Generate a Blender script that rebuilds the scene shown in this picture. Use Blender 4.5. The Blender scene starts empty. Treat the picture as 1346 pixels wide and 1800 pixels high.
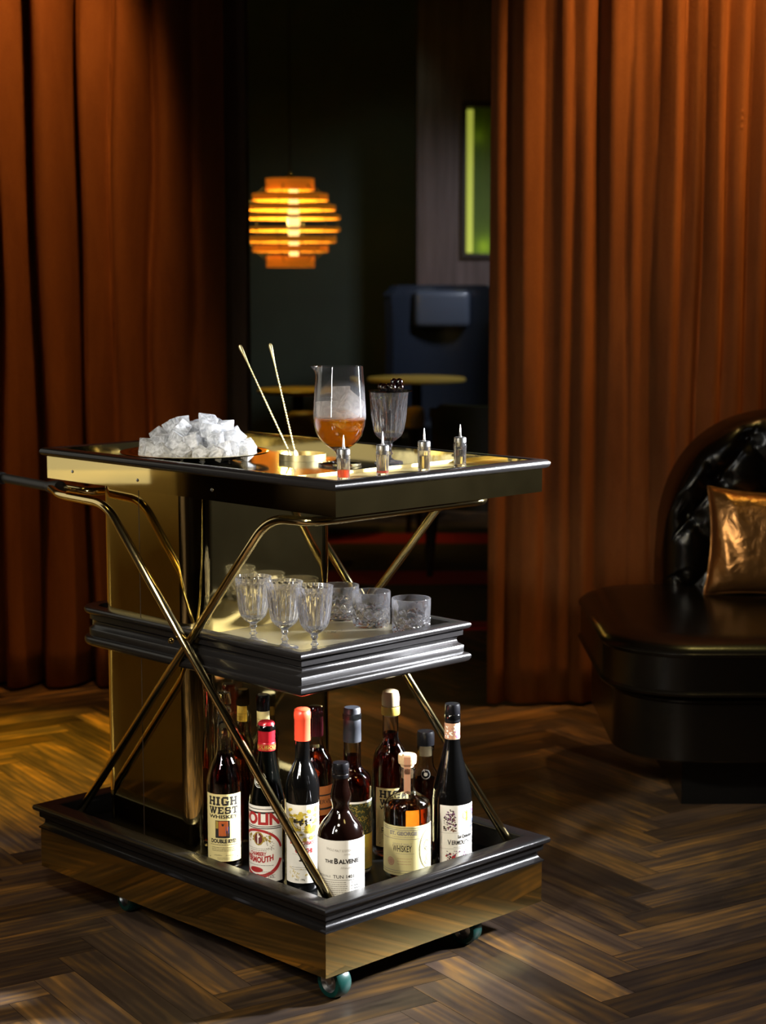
import bpy, bmesh, math, random
from mathutils import Vector, Matrix
random.seed(7)
PI = math.pi
sc = bpy.context.scene
C = sc.collection

# ------------------------------------------------------------ camera
FPX, PITCH, CAMH = 3250.6, 0.1293, 1.311
cam_d = bpy.data.cameras.new('camera'); cam = bpy.data.objects.new('camera', cam_d); C.objects.link(cam)
cam.location = (0, 0, CAMH); cam.rotation_euler = (PI/2 - PITCH, 0, 0)
cam_d.sensor_fit = 'VERTICAL'; cam_d.sensor_height = 36.0; cam_d.lens = FPX/1800*36.0
cam_d.dof.use_dof = True; cam_d.dof.focus_distance = 3.45; cam_d.dof.aperture_fstop = 4.6
sc.camera = cam
sc.view_settings.view_transform = 'Standard'; sc.view_settings.look = 'None'
sc.view_settings.exposure = 0.0; sc.view_settings.gamma = 1.0; sc.view_settings.use_curve_mapping = False
sc.cycles.blur_glossy = 0.3
sc.cycles.sample_clamp_indirect = 4.0
sc.cycles.max_bounces = 14; sc.cycles.transmission_bounces = 14; sc.cycles.glossy_bounces = 6
sc.cycles.transparent_max_bounces = 12

# ------------------------------------------------------------ world and lights
w = bpy.data.worlds.new('world'); sc.world = w; w.use_nodes = True
w.node_tree.nodes['Background'].inputs[0].default_value = (1.0, 0.72, 0.42, 1)
w.node_tree.nodes['Background'].inputs[1].default_value = 0.002

def aim(o, t):
    o.rotation_euler = (Vector(t) - o.location).to_track_quat('-Z', 'Y').to_euler()
def area(name, loc, tgt, sx, sy, power, col=(1, 1, 1), spread=180):
    d = bpy.data.lights.new(name, 'AREA'); d.shape = 'RECTANGLE'; d.size = sx; d.size_y = sy
    d.energy = power; d.color = col; d.spread = math.radians(spread)
    o = bpy.data.objects.new(name, d); C.objects.link(o); o.location = loc; aim(o, tgt); return o
def spot(name, loc, tgt, power, ang, blend=0.6, col=(1, 1, 1), r=0.04):
    d = bpy.data.lights.new(name, 'SPOT'); d.energy = power; d.spot_size = math.radians(ang); d.spot_blend = blend
    d.color = col; d.shadow_soft_size = r
    o = bpy.data.objects.new(name, d); C.objects.link(o); o.location = loc; aim(o, tgt); return o
AMBER = (1.0, 0.50, 0.14); WARM = (1.0, 0.74, 0.42); COOL = (0.93, 0.95, 1.0)
area('key_softbox_right', (2.42, 4.02, 1.42), (0.05, 3.5, 0.62), 0.26, 0.26, 44, COOL, 29)
area('strip_softbox_right', (1.45, 4.15, 1.35), (0.1, 3.6, 0.9), 0.12, 1.0, 8, COOL, 80)
area('softbox_left', (-1.40, 4.08, 1.34), (0.0, 3.98, 1.34), 0.72, 1.10, 1.5, (1.0, 0.95, 0.80), 180)
area('softbox_front_left', (-1.25, 0.9, 2.15), (-0.05, 3.5, 0.62), 0.20, 0.20, 2.8, (1.0, 0.90, 0.72), 26)
area('strip_softbox_left', (-1.05, 2.25, 1.35), (0.0, 3.6, 0.85), 0.10, 0.9, 3.2, (1.0, 0.97, 0.92), 70)
spot('seat_downlight', (1.02, 4.75, 2.92), (1.02, 4.50, 0.45), 30, 34, 0.8, (1.0, 0.78, 0.22), 0.05)
spot('seat_accent', (0.15, 2.6, 2.6), (0.98, 5.0, 0.75), 8, 12, 0.8, (0.9, 0.94, 1.0), 0.14)
spot('downlight_right_curtain', (1.04, 5.18, 2.92), (0.84, 5.50, 2.0), 170, 60, 0.9, (1.0, 0.52, 0.16), 0.04)
area('right_curtain_side_washer', (1.55, 5.12, 2.40), (0.75, 5.5, 1.3), 0.08, 0.08, 2.4, (1.0, 0.50, 0.14), 70)
spot('downlight_left_floor', (-1.12, 4.80, 2.85), (-1.05, 4.85, 0.0), 650, 28, 0.8, (1.0, 0.60, 0.04), 0.04)
spot('left_curtain_washer', (-0.72, 5.12, 2.90), (-1.30, 5.8, 1.3), 130, 52, 0.7, (1.0, 0.48, 0.13), 0.04)
spot('floor_fill', (0.9, 2.4, 2.9), (0.5, 3.9, 0.0), 13, 62, 1.0, (1.0, 0.72, 0.24), 0.2)
area('foreground_fill', (-0.6, 1.6, 2.9), (-0.2, 2.9, 0.0), 0.5, 0.5, 5, (1.0, 0.85, 0.66), 60)
area('reflection_flat_fill', (-1.12, 3.6, 1.9), (-1.5, 4.1, 0.6), 0.2, 0.2, 0.85, (1.0, 0.74, 0.3), 100)  # added light on the unseen ochre flat that the column mirrors
spot('back_room_green_downlight', (0.02, 10.5, 2.8), (0.05, 11.4, 1.2), 4, 80, 1.0, (0.75, 0.9, 0.65), 0.1)
spot('back_room_table_downlight', (0.2, 9.9, 2.8), (0.2, 9.9, 0.7), 14, 34, 0.7, (1.0, 0.8, 0.2), 0.05)
spot('back_room_stool_downlight', (-0.45, 8.95, 2.8), (-0.45, 9.0, 0.6), 8, 34, 0.7, (1.0, 0.75, 0.2), 0.05)
area('back_room_chair_light', (1.3, 9.3, 2.3), (0.25, 10.6, 1.0), 0.3, 0.3, 5, (0.85, 0.9, 1.0), 70)
area('right_wall_wash', (2.5, 2.9, 1.6), (3.1, 3.4, 0.4), 0.5, 0.5, 3.2, (0.95, 0.97, 1.0), 120)

# ------------------------------------------------------------ material helpers
MATS = {}
def mat(name, col=(0.5, 0.5, 0.5), rough=0.5, metal=0.0, trans=0.0, ior=1.45, emis=None, estr=1.0, coat=0.0, sheen=0.0, spec=None, sss=0.0):
    m = bpy.data.materials.new(name); m.use_nodes = True; MATS[name] = m
    b = m.node_tree.nodes['Principled BSDF']; I = b.inputs
    I['Base Color'].default_value = (*col, 1); I['Roughness'].default_value = rough; I['Metallic'].default_value = metal
    I['Transmission Weight'].default_value = trans; I['IOR'].default_value = ior
    I['Coat Weight'].default_value = coat; I['Coat Roughness'].default_value = 0.08
    if spec is not None: I['Specular IOR Level'].default_value = spec
    if sheen: I['Sheen Weight'].default_value = sheen; I['Sheen Roughness'].default_value = 0.35
    if sss: I['Subsurface Weight'].default_value = sss; I['Subsurface Scale'].default_value = 0.02
    if emis: I['Emission Color'].default_value = (*emis, 1); I['Emission Strength'].default_value = estr
    return m
def N(m, t, **k):
    n = m.node_tree.nodes.new(t)
    for a, v in k.items(): setattr(n, a, v)
    return n
def link(m, a, b): m.node_tree.links.new(a, b)
def bsdf(m): return m.node_tree.nodes['Principled BSDF']
def ramp(m, stops):
    r = N(m, 'ShaderNodeValToRGB'); e = r.color_ramp.elements
    while len(e) < len(stops): e.new(0.5)
    for i, (p, c) in enumerate(stops): e[i].position = p; e[i].color = (*c, 1)
    return r
def bump(m, src, strength, dist=0.002):
    b = N(m, 'ShaderNodeBump'); b.inputs['Strength'].default_value = strength; b.inputs['Distance'].default_value = dist
    link(m, src, b.inputs['Height']); link(m, b.outputs[0], bsdf(m).inputs['Normal'])
def noise(m, vec, scale, detail=4, rough=0.55, dist=0.0):
    n = N(m, 'ShaderNodeTexNoise'); n.inputs['Scale'].default_value = scale; n.inputs['Detail'].default_value = detail
    n.inputs['Roughness'].default_value = rough; n.inputs['Distortion'].default_value = dist
    if vec is not None: link(m, vec, n.inputs['Vector'])
    return n
def mapping(m, vec, scale):
    n = N(m, 'ShaderNodeMapping'); n.inputs['Scale'].default_value = scale; link(m, vec, n.inputs['Vector']); return n
def coord(m, which): return N(m, 'ShaderNodeTexCoord').outputs[which]

# polished brass with faint smudges
def brass(name, col, rough, var=0.05, sc_=9.0):
    m = mat(name, col, rough, 1.0)
    n = noise(m, coord(m, 'Object'), sc_, 5, 0.6)
    r = N(m, 'ShaderNodeMapRange'); r.inputs['To Min'].default_value = max(rough - var*0.4, 0.01); r.inputs['To Max'].default_value = rough + var
    link(m, n.outputs['Fac'], r.inputs['Value']); link(m, r.outputs[0], bsdf(m).inputs['Roughness'])
    return m
M_BRASS = brass('polished_brass', (0.78, 0.62, 0.26), 0.035, 0.05)
M_BRASS_T = brass('brass_tube', (0.82, 0.66, 0.32), 0.10, 0.05)
M_BRASS_DK = brass('dark_tinted_brass', (0.30, 0.27, 0.18), 0.10, 0.10)
M_BRASS_S = brass('satin_brass', (0.80, 0.68, 0.34), 0.30, 0.12, 20)
M_BRASS_M = brass('pale_satin_brass', (0.50, 0.46, 0.33), 0.26, 0.2, 12)
# ebonised oak, grain along the moulding
def oak(name, base, fleck, rough=0.32):
    m = mat(name, base, rough, 0, coat=0.12, spec=0.35)
    uv = coord(m, 'UV'); mp = mapping(m, uv, (6, 160, 1)); n = noise(m, mp.outputs[0], 1.0, 6, 0.7, 0.6)
    rp = ramp(m, [(0.0, base), (0.62, base), (0.72, fleck), (1.0, fleck)])
    link(m, n.outputs['Fac'], rp.inputs[0]); link(m, rp.outputs[0], bsdf(m).inputs['Base Color'])
    bump(m, n.outputs['Fac'], 0.35, 0.0012)
    return m
M_OAK = oak('ebonised_oak', (0.006, 0.0055, 0.0055), (0.022, 0.020, 0.020), 0.27)
M_BLACKG = mat('black_glossy_tray', (0.006, 0.006, 0.006), 0.10, 0, coat=0.6)
M_BLACKT = mat('black_base_board', (0.004, 0.004, 0.004), 0.30, spec=0.25)
M_RUBBER = mat('black_rubber', (0.02, 0.02, 0.021), 0.45)
M_SCREW = mat('steel_screw', (0.6, 0.6, 0.58), 0.25, 1.0)
M_STEEL = mat('brushed_steel', (0.62, 0.63, 0.64), 0.28, 1.0)
M_TEAL = mat('teal_polyurethane', (0.003, 0.045, 0.038), 0.35)
M_GLASS = mat('clear_glass', (0.97, 0.98, 0.98), 0.0, 0, 1.0, 1.5)
M_CRYSTAL = mat('cut_crystal', (0.98, 0.97, 0.99), 0.0, 0, 1.0, 1.54)
def haze_mix(m, fac, col=(0.95, 0.95, 1.0)):
    out = m.node_tree.nodes['Material Output']; mx = N(m, 'ShaderNodeMixShader'); t = N(m, 'ShaderNodeBsdfTranslucent'); d = N(m, 'ShaderNodeBsdfDiffuse'); m2 = N(m, 'ShaderNodeMixShader')
    t.inputs[0].default_value = (*col, 1); d.inputs[0].default_value = (*col, 1); link(m, t.outputs[0], m2.inputs[1]); link(m, d.outputs[0], m2.inputs[2])
    mx.inputs[0].default_value = fac; link(m, bsdf(m).outputs[0], mx.inputs[1]); link(m, m2.outputs[0], mx.inputs[2]); link(m, mx.outputs[0], out.inputs[0]); return mx
haze_mix(M_CRYSTAL, 0.010)
M_FOGGED = mat('chilled_glass', (0.97, 0.98, 0.98), 0.0, 0, 1.0, 1.5)
_mx = haze_mix(M_FOGGED, 0.1); _sp = N(M_FOGGED, 'ShaderNodeSeparateXYZ'); link(M_FOGGED, N(M_FOGGED, 'ShaderNodeTexCoord').outputs['Object'], _sp.inputs[0])
_rp = ramp(M_FOGGED, [(0.0, (0, 0, 0)), (0.040, (0.0,)*3), (0.06, (0.0,)*3), (0.090, (0.0,)*3), (0.102, (0.13,)*3), (0.130, (0.08,)*3), (0.165, (0.004,)*3)]); link(M_FOGGED, _sp.outputs[2], _rp.inputs[0]); link(M_FOGGED, _rp.outputs[0], _mx.inputs[0])
def frosty(name, white, fac, rough):
    m = mat(name, (0.97, 0.98, 1.0), rough, 0, 1.0, 1.31)
    out = m.node_tree.nodes['Material Output']
    mix = N(m, 'ShaderNodeMixShader'); d = N(m, 'ShaderNodeBsdfDiffuse'); t = N(m, 'ShaderNodeBsdfTranslucent')
    d.inputs[0].default_value = (*white, 1); t.inputs[0].default_value = (*white, 1)
    ad = N(m, 'ShaderNodeMixShader'); ad.inputs[0].default_value = 0.5; link(m, d.outputs[0], ad.inputs[1]); link(m, t.outputs[0], ad.inputs[2])
    n = noise(m, coord(m, 'Object'), 55, 3, 0.6, 0.8); r = N(m, 'ShaderNodeMapRange')
    r.inputs['From Min'].default_value = 0.35; r.inputs['From Max'].default_value = 0.65
    r.inputs['To Min'].default_value = fac[0]; r.inputs['To Max'].default_value = fac[1]
    link(m, n.outputs['Fac'], r.inputs['Value']); link(m, r.outputs[0], mix.inputs[0])
    link(m, bsdf(m).outputs[0], mix.inputs[1]); link(m, ad.outputs[0], mix.inputs[2]); link(m, mix.outputs[0], out.inputs[0])
    bump(m, n.outputs['Fac'], 0.25, 0.002)
    return m
M_ICE = frosty('ice', (0.95, 0.97, 1.0), (0.25, 0.92), 0.04)
M_ICE2 = frosty('ice_in_drink', (1.0, 0.96, 0.92), (0.45, 0.75), 0.08)
M_ICE3 = frosty('ice_under_drink', (1.0, 0.46, 0.03), (0.2, 0.7), 0.08)

# ------------------------------------------------------------ mesh helpers
def finish(bm, name, mats, parent=None, loc=None, rotz=None, smooth=True, angle=35):
    bmesh.ops.recalc_face_normals(bm, faces=bm.faces)
    me = bpy.data.meshes.new(name); bm.to_mesh(me); bm.free()
    if not isinstance(mats, (list, tuple)): mats = [mats]
    for m in mats: me.materials.append(m)
    if smooth:
        me.polygons.foreach_set('use_smooth', [True]*len(me.polygons))
        if angle < 180: me.set_sharp_from_angle(angle=math.radians(angle))
    o = bpy.data.objects.new(name, me); C.objects.link(o)
    if parent is not None: o.parent = parent
    if loc is not None: o.location = loc
    if rotz is not None: o.rotation_euler = (0, 0, rotz)
    return o
def tag(o, label=None, cat=None, group=None, kind=None):
    if label: o['label'] = label
    if cat: o['category'] = cat
    if group: o['group'] = group
    if kind: o['kind'] = kind
    return o
def empty(name, loc, rotz=0.0, label=None, cat=None, group=None, rot=None):
    o = bpy.data.objects.new(name, None); o.empty_display_size = 0.05; C.objects.link(o)
    o.location = loc; o.rotation_euler = rot if rot else (0, 0, rotz)
    return tag(o, label, cat, group)
def box(bm, a, b, mi=0, bev=0.0):
    vs = [bm.verts.new((x, y, z)) for x in (a[0], b[0]) for y in (a[1], b[1]) for z in (a[2], b[2])]
    fs = [bm.faces.new([vs[i] for i in q]) for q in ((0, 1, 3, 2), (4, 6, 7, 5), (0, 4, 5, 1), (2, 3, 7, 6), (0, 2, 6, 4), (1, 5, 7, 3))]
    for f in fs: f.material_index = mi
    if bev > 0:
        es = list({e for f in fs for e in f.edges})
        bmesh.ops.bevel(bm, geom=es, offset=bev, segments=3, affect='EDGES', profile=0.6)
def lathe(bm, prof, seg=32, cx=0, cy=0, mi=0, mod=None, close=False):
    """prof: (r, z) list; r == 0 makes a pole."""
    rings = []
    for (r, z) in prof:
        if r <= 1e-6: rings.append([bm.verts.new((cx, cy, z))])
        else:
            ring = []
            for k in range(seg):
                a = 2*PI*k/seg; rr = r*(mod(a, z) if mod else 1.0)
                ring.append(bm.verts.new((cx + rr*math.cos(a), cy + rr*math.sin(a), z)))
            rings.append(ring)
    pairs = list(zip(rings[:-1], rings[1:]))
    if close: pairs.append((rings[-1], rings[0]))
    for A, B in pairs:
        for k in range(seg):
            k2 = (k+1) % seg
            if len(A) == 1 and len(B) == 1: continue
            if len(A) == 1: f = bm.faces.new((A[0], B[k], B[k2]))
            elif len(B) == 1: f = bm.faces.new((A[k], A[k2], B[0]))
            else: f = bm.faces.new((A[k], A[k2], B[k2], B[k]))
            f.material_index = mi
def tube(bm, pts, r, seg=14, mi=0, closed=False, caps=True, radii=None):
    pts = [Vector(p) for p in pts]; n = len(pts); rings = []
    t0 = (pts[1]-pts[0]).normalized(); up = Vector((0, 0, 1)) if abs(t0.z) < 0.9 else Vector((1, 0, 0))
    u = t0.cross(up).normalized()
    for i, p in enumerate(pts):
        if closed: t = (pts[(i+1) % n]-pts[i-1]).normalized()
        else: t = (pts[min(i+1, n-1)]-pts[max(i-1, 0)]).normalized()
        u = (u - t*u.dot(t)).normalized(); v = t.cross(u)
        rr = radii[i] if radii else r
        rings.append([bm.verts.new(p + rr*(math.cos(2*PI*k/seg)*u + math.sin(2*PI*k/seg)*v)) for k in range(seg)])
    for i in range(n if closed else n-1):
        A, B = rings[i], rings[(i+1) % n]
        for k in range(seg):
            f = bm.faces.new((A[k], A[(k+1) % seg], B[(k+1) % seg], B[k])); f.material_index = mi
    if caps and not closed:
        for R in (rings[0], rings[-1]):
            f = bm.faces.new(R); f.material_index = mi
def fillet(pts, rad, n=8):
    """round the corners of a polyline"""
    out = [Vector(pts[0])]
    for i in range(1, len(pts)-1):
        a, p, b = Vector(pts[i-1]), Vector(pts[i]), Vector(pts[i+1])
        d = min(rad, (a-p).length*0.45, (b-p).length*0.45)
        s = p + (a-p).normalized()*d; e = p + (b-p).normalized()*d
        for k in range(n+1):
            t = k/n; out.append((1-t)**2*s + 2*t*(1-t)*p + t*t*e)
    out.append(Vector(pts[-1])); return out
def rrect(x0, y0, x1, y1, rads, n=8):
    """closed CCW path; rads for corners (x0y0, x1y0, x1y1, x0y1)"""
    P = []
    for (cx, cy, sx, sy, a0, r) in ((x0, y0, 1, 1, PI, rads[0]), (x1, y0, -1, 1, 1.5*PI, rads[1]), (x1, y1, -1, -1, 0, rads[2]), (x0, y1, 1, -1, 0.5*PI, rads[3])):
        if r <= 0: P.append((cx, cy))
        else:
            for k in range(n+1):
                a = a0 + k/n*PI/2; P.append((cx+sx*r + r*math.cos(a), cy+sy*r + r*math.sin(a)))
    return P
def sweep(bm, path, prof, mi=0):
    """mitred sweep of closed profile [(out, z)] round closed CCW path, UV = (length, profile length)"""
    uvl = bm.loops.layers.uv.verify(); n = len(path); rings = []; L = [0.0]
    for i in range(n):
        p = Vector(path[i]); a = Vector(path[i-1]); b = Vector(path[(i+1) % n])
        d1 = (p-a).normalized(); d2 = (b-p).normalized()
        n1 = Vector((d1.y, -d1.x)); n2 = Vector((d2.y, -d2.x)); m = (n1+n2); m = m/m.length; m = m/max(m.dot(n1), 0.2)
        rings.append([bm.verts.new((p.x+m.x*o, p.y+m.y*o, z)) for o, z in prof]); L.append(L[-1]+(b-p).length)
    pl = [0.0]
    for i in range(len(prof)):
        a, b = prof[i], prof[(i+1) % len(prof)]; pl.append(pl[-1]+math.hypot(b[0]-a[0], b[1]-a[1]))
    for i in range(n):
        A, B = rings[i], rings[(i+1) % n]
        for k in range(len(prof)):
            k2 = (k+1) % len(prof)
            f = bm.faces.new((A[k], B[k], B[k2], A[k2])); f.material_index = mi
            for lp, uv in zip(f.loops, ((L[i], pl[k]), (L[i+1], pl[k]), (L[i+1], pl[k+1]), (L[i], pl[k+1]))): lp[uvl].uv = uv
def slab(bm, path, z0, z1, mi=0):
    lo = [bm.verts.new((x, y, z0)) for x, y in path]; hi = [bm.verts.new((x, y, z1)) for x, y in path]
    fs = [bm.faces.new(lo[::-1]), bm.faces.new(hi)]; n = len(path)
    for i in range(n): fs.append(bm.faces.new((lo[i], lo[(i+1) % n], hi[(i+1) % n], hi[i])))
    for f in fs: f.material_index = mi
def quad(bm, a, b, c, d, mi=0):
    f = bm.faces.new([bm.verts.new(p) for p in (a, b, c, d)]); f.material_index = mi; return f

# ------------------------------------------------------------ SETTING
# floor: herringbone parquet, every plank its own faces
m = mat('walnut_parquet', (0.1, 0.05, 0.02), 0.3, coat=0.0, spec=0.4); M_FLOOR = m
uv = coord(m, 'UV'); att = N(m, 'ShaderNodeAttribute', attribute_name='plank'); 
off = N(m, 'ShaderNodeVectorMath', operation='MULTIPLY_ADD'); link(m, att.outputs['Color'], off.inputs[0]); off.inputs[1].default_value = (17, 23, 0); link(m, uv, off.inputs[2])
mp = mapping(m, off.outputs[0], (1.2, 26, 1)); n1 = noise(m, mp.outputs[0], 1.0, 6, 0.62, 1.6)
mp2 = mapping(m, off.outputs[0], (2.2, 9, 1)); n2 = noise(m, mp2.outputs[0], 1.3, 3, 0.5, 1.2)
wv = N(m, 'ShaderNodeTexWave', wave_type='BANDS', bands_direction='Y'); wv.inputs['Scale'].default_value = 1.0; wv.inputs['Distortion'].default_value = 14; wv.inputs['Detail'].default_value = 2; wv.inputs['Detail Scale'].default_value = 0.6
mp3 = mapping(m, off.outputs[0], (1.5, 14, 1)); link(m, mp3.outputs[0], wv.inputs['Vector'])
mx = N(m, 'ShaderNodeMath', operation='MULTIPLY'); link(m, n1.outputs['Fac'], mx.inputs[0]); mx.inputs[1].default_value = 0.30
mx2 = N(m, 'ShaderNodeMath', operation='MULTIPLY_ADD'); link(m, wv.outputs['Fac'], mx2.inputs[0]); mx2.inputs[1].default_value = 0.06; link(m, mx.outputs[0], mx2.inputs[2])
mx3 = N(m, 'ShaderNodeMath', operation='MULTIPLY_ADD'); link(m, n2.outputs['Fac'], mx3.inputs[0]); mx3.inputs[1].default_value = 0.45; link(m, mx2.outputs[0], mx3.inputs[2])
rp = ramp(m, [(0.26, (0.026, 0.018, 0.015)), (0.385, (0.060, 0.040, 0.028)), (0.46, (0.12, 0.068, 0.026)), (0.60, (0.34, 0.17, 0.045))])
link(m, mx3.outputs[0], rp.inputs[0])
hs = N(m, 'ShaderNodeHueSaturation'); link(m, rp.outputs[0], hs.inputs['Color'])
mr = N(m, 'ShaderNodeMapRange'); mr.inputs['To Min'].default_value = 0.40; mr.inputs['To Max'].default_value = 1.6
sx = N(m, 'ShaderNodeSeparateColor'); link(m, att.outputs['Color'], sx.inputs[0]); link(m, sx.outputs[2], mr.inputs['Value']); link(m, mr.outputs[0], hs.inputs['Value'])
link(m, hs.outputs[0], bsdf(m).inputs['Base Color'])
rr = N(m, 'ShaderNodeMapRange'); rr.inputs['To Min'].default_value = 0.34; rr.inputs['To Max'].default_value = 0.52; link(m, n1.outputs['Fac'], rr.inputs['Value']); link(m, rr.outputs[0], bsdf(m).inputs['Roughness'])
bump(m, n1.outputs['Fac'], 0.12, 0.001)
M_GAP = mat('parquet_joint', (0.008, 0.005, 0.004), 0.8)
bm = bmesh.new(); uvl = bm.loops.layers.uv.verify(); cl = bm.loops.layers.float_color.new('plank')
WP, NP = 0.082, 6; LP = WP*NP; TH = math.radians(33); ct, st = math.cos(TH), math.sin(TH); OX, OY = 0.463, 3.249
def plank(x, y, L, W, vert):
    g = 0.0005; c = (random.random(), random.random(), random.random())
    if vert: P = [(x+g, y+g), (x+W-g, y+g), (x+W-g, y+L-g), (x+g, y+L-g)]; U = [(0, 0), (0, W), (L, W), (L, 0)]
    else: P = [(x+g, y+g), (x+L-g, y+g), (x+L-g, y+W-g), (x+g, y+W-g)]; U = [(0, 0), (L, 0), (L, W), (0, W)]
    Q = [(OX + px_*ct - py_*st, OY + px_*st + py_*ct) for px_, py_ in P]
    if min(q[0] for q in Q) > 3.6 or max(q[0] for q in Q) < -3.2 or min(q[1] for q in Q) > 11.6 or max(q[1] for q in Q) < -0.6: return
    f = bm.faces.new([bm.verts.new((*q, 0)) for q in Q])
    for lp, u in zip(f.loops, U): lp[uvl].uv = u; lp[cl] = (*c, 1)
for j in range(-14, 15):
    for k in range(-150, 151):
        plank(k*WP + j*2*LP, k*WP, LP, WP, False); plank(k*WP + LP + j*2*LP, k*WP + WP - LP, LP, WP, True)
quad(bm, (-3.2, -0.6, -0.001), (3.6, -0.6, -0.001), (3.6, 11.6, -0.001), (-3.2, 11.6, -0.001), 1)
o = finish(bm, 'floor', [M_FLOOR, M_GAP], smooth=False); tag(o, kind='structure')

def plaster(name, col, rough=0.8):
    m = mat(name, col, rough); n = noise(m, coord(m, 'Object'), 3, 5, 0.6)
    rp = ramp(m, [(0.3, tuple(c*0.8 for c in col)), (0.7, tuple(min(1, c*1.15) for c in col))]); link(m, n.outputs['Fac'], rp.inputs[0]); link(m, rp.outputs[0], bsdf(m).inputs['Base Color']); return m
M_WALLD = plaster('dark_brown_wall', (0.05, 0.03, 0.018))
M_WALLG = plaster('dark_green_wall', (0.024, 0.034, 0.022), 0.6)
M_WALLR = plaster('grey_wall', (0.16, 0.16, 0.165))
M_FLAT = plaster('ochre_flat', (0.42, 0.30, 0.10))  # colour of the added flat that tints the brass reflections
M_CEIL = plaster('dark_ceiling', (0.03, 0.025, 0.02))
M_PANEL = mat('smoked_oak_panelling', (0.09, 0.06, 0.055), 0.45)
n = noise(M_PANEL, mapping(M_PANEL, coord(M_PANEL, 'Object'), (14, 14, 1.0)).outputs[0], 1.5, 5, 0.6)
rp = ramp(M_PANEL, [(0.3, (0.06, 0.038, 0.034)), (0.7, (0.13, 0.09, 0.085))]); link(M_PANEL, n.outputs['Fac'], rp.inputs[0]); link(M_PANEL, rp.outputs[0], bsdf(M_PANEL).inputs['Base Color'])
def wall(name, a, b, m_):
    bm = bmesh.new(); box(bm, a, b); o = finish(bm, name, m_, smooth=False); tag(o, kind='structure'); return o
HC = 3.0
wall('wall_left', (-3.3, -0.6, 0), (-3.2, 11.6, HC), M_WALLD)
wall('wall_right', (3.5, -0.6, 0), (3.6, 11.6, HC), M_WALLR)
wall('wall_back', (-3.2, 11.5, 0), (3.5, 11.6, HC), M_WALLG)
wall('wall_front', (-3.3, -0.7, 0), (3.6, -0.6, HC), M_WALLD)
wall('ceiling', (-3.3, -0.7, HC), (3.6, 11.6, HC+0.1), M_CEIL)
wall('reflection_flat_upper', (-1.62, 3.66, 0.82), (-1.46, 6.0, HC), M_WALLD)  # unseen dark flat, added to shape what the brass fascia reflects
wall('reflection_flat_lower', (-1.64, 3.66, 0), (-1.45, 6.0, 0.82), M_FLAT)  # unseen ochre flat, added to give the column its even gold reflection
wall('wall_middle_left', (-3.2, 6.0, 0), (-0.44, 6.18, HC), M_WALLD)
wall('wall_middle_right', (0.44, 6.0, 0), (3.5, 6.18, HC), M_WALLD)
# panelled pilaster and picture niche at the back right
bm = bmesh.new()
box(bm, (0.20, 10.95, 0), (0.47, 11.5, HC)); box(bm, (0.47, 10.95, 0), (0.9, 11.5, 1.40)); box(bm, (0.47, 10.95, 2.27), (0.9, 11.5, HC)); box(bm, (0.9, 10.95, 0), (3.5, 11.5, HC))
tag(finish(bm, 'wall_back_panelling', M_PANEL, smooth=False), kind='structure')
bm = bmesh.new()
for a, b in (((0.455, 10.925, 1.385), (0.485, 10.97, 2.285)), ((0.885, 10.925, 1.385), (0.915, 10.97, 2.285)), ((0.485, 10.925, 1.385), (0.885, 10.97, 1.415)), ((0.485, 10.925, 2.255), (0.885, 10.97, 2.285))): box(bm, a, b, 0, 0.004)
M_FRAME = mat('dark_frame', (0.03, 0.02, 0.015), 0.4); tag(finish(bm, 'trim_1', M_FRAME, smooth=False), kind='structure')
M_NICHE = plaster('green_niche', (0.10, 0.16, 0.01), 0.5)
bm = bmesh.new(); box(bm, (0.47, 11.10, 1.40), (0.90, 11.12, 2.27)); tag(finish(bm, 'wall_back_niche', M_NICHE, smooth=False), kind='structure')
M_STRIP = mat('light_strip', (0.5, 0.55, 0.1), 0.5, emis=(0.50, 0.54, 0.07), estr=0.62)
bm = bmesh.new(); box(bm, (0.49, 11.00, 1.42), (0.528, 11.03, 2.25), 0, 0.005); o = finish(bm, 'light_strip', M_STRIP)
tag(o, 'glowing yellow green vertical light strip inside the framed niche in the back room', 'light')
for x_, z_, e_ in ((0.60, 1.46, 0.22), (0.56, 2.1, 0.04)):
    d = bpy.data.lights.new('niche_glow', 'POINT'); d.energy = e_; d.color = (0.75, 0.85, 0.05); d.shadow_soft_size = 0.03
    ol = bpy.data.objects.new('niche_glow', d); C.objects.link(ol); ol.location = (x_, 11.04, z_)

# ------------------------------------------------------------ CURTAINS
def velvet(name, dark, mid, hi):
    m = mat(name, mid, 0.75, sheen=0.0)
    n = noise(m, mapping(m, coord(m, 'Object'), (5, 5, 1.2)).outputs[0], 2.0, 5, 0.65, 0.4)
    n2 = noise(m, coord(m, 'Object'), 140, 3, 0.6)
    mx = N(m, 'ShaderNodeMath', operation='MULTIPLY_ADD'); link(m, n2.outputs['Fac'], mx.inputs[0]); mx.inputs[1].default_value = 0.25; link(m, n.outputs['Fac'], mx.inputs[2])
    rp = ramp(m, [(0.40, dark), (0.62, mid), (0.90, hi)]); link(m, mx.outputs[0], rp.inputs[0]); link(m, rp.outputs[0], bsdf(m).inputs['Base Color'])
    I = bsdf(m).inputs; I['Sheen Weight'].default_value = 0.6; I['Sheen Roughness'].default_value = 0.3; I['Sheen Tint'].default_value = (*hi, 1); I['Specular IOR Level'].default_value = 0.15
    bump(m, n2.outputs['Fac'], 0.3, 0.002)
    return m
M_VELVET = velvet('rust_velvet', (0.24, 0.085, 0.028), (0.29, 0.105, 0.034), (0.36, 0.135, 0.042))
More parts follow.
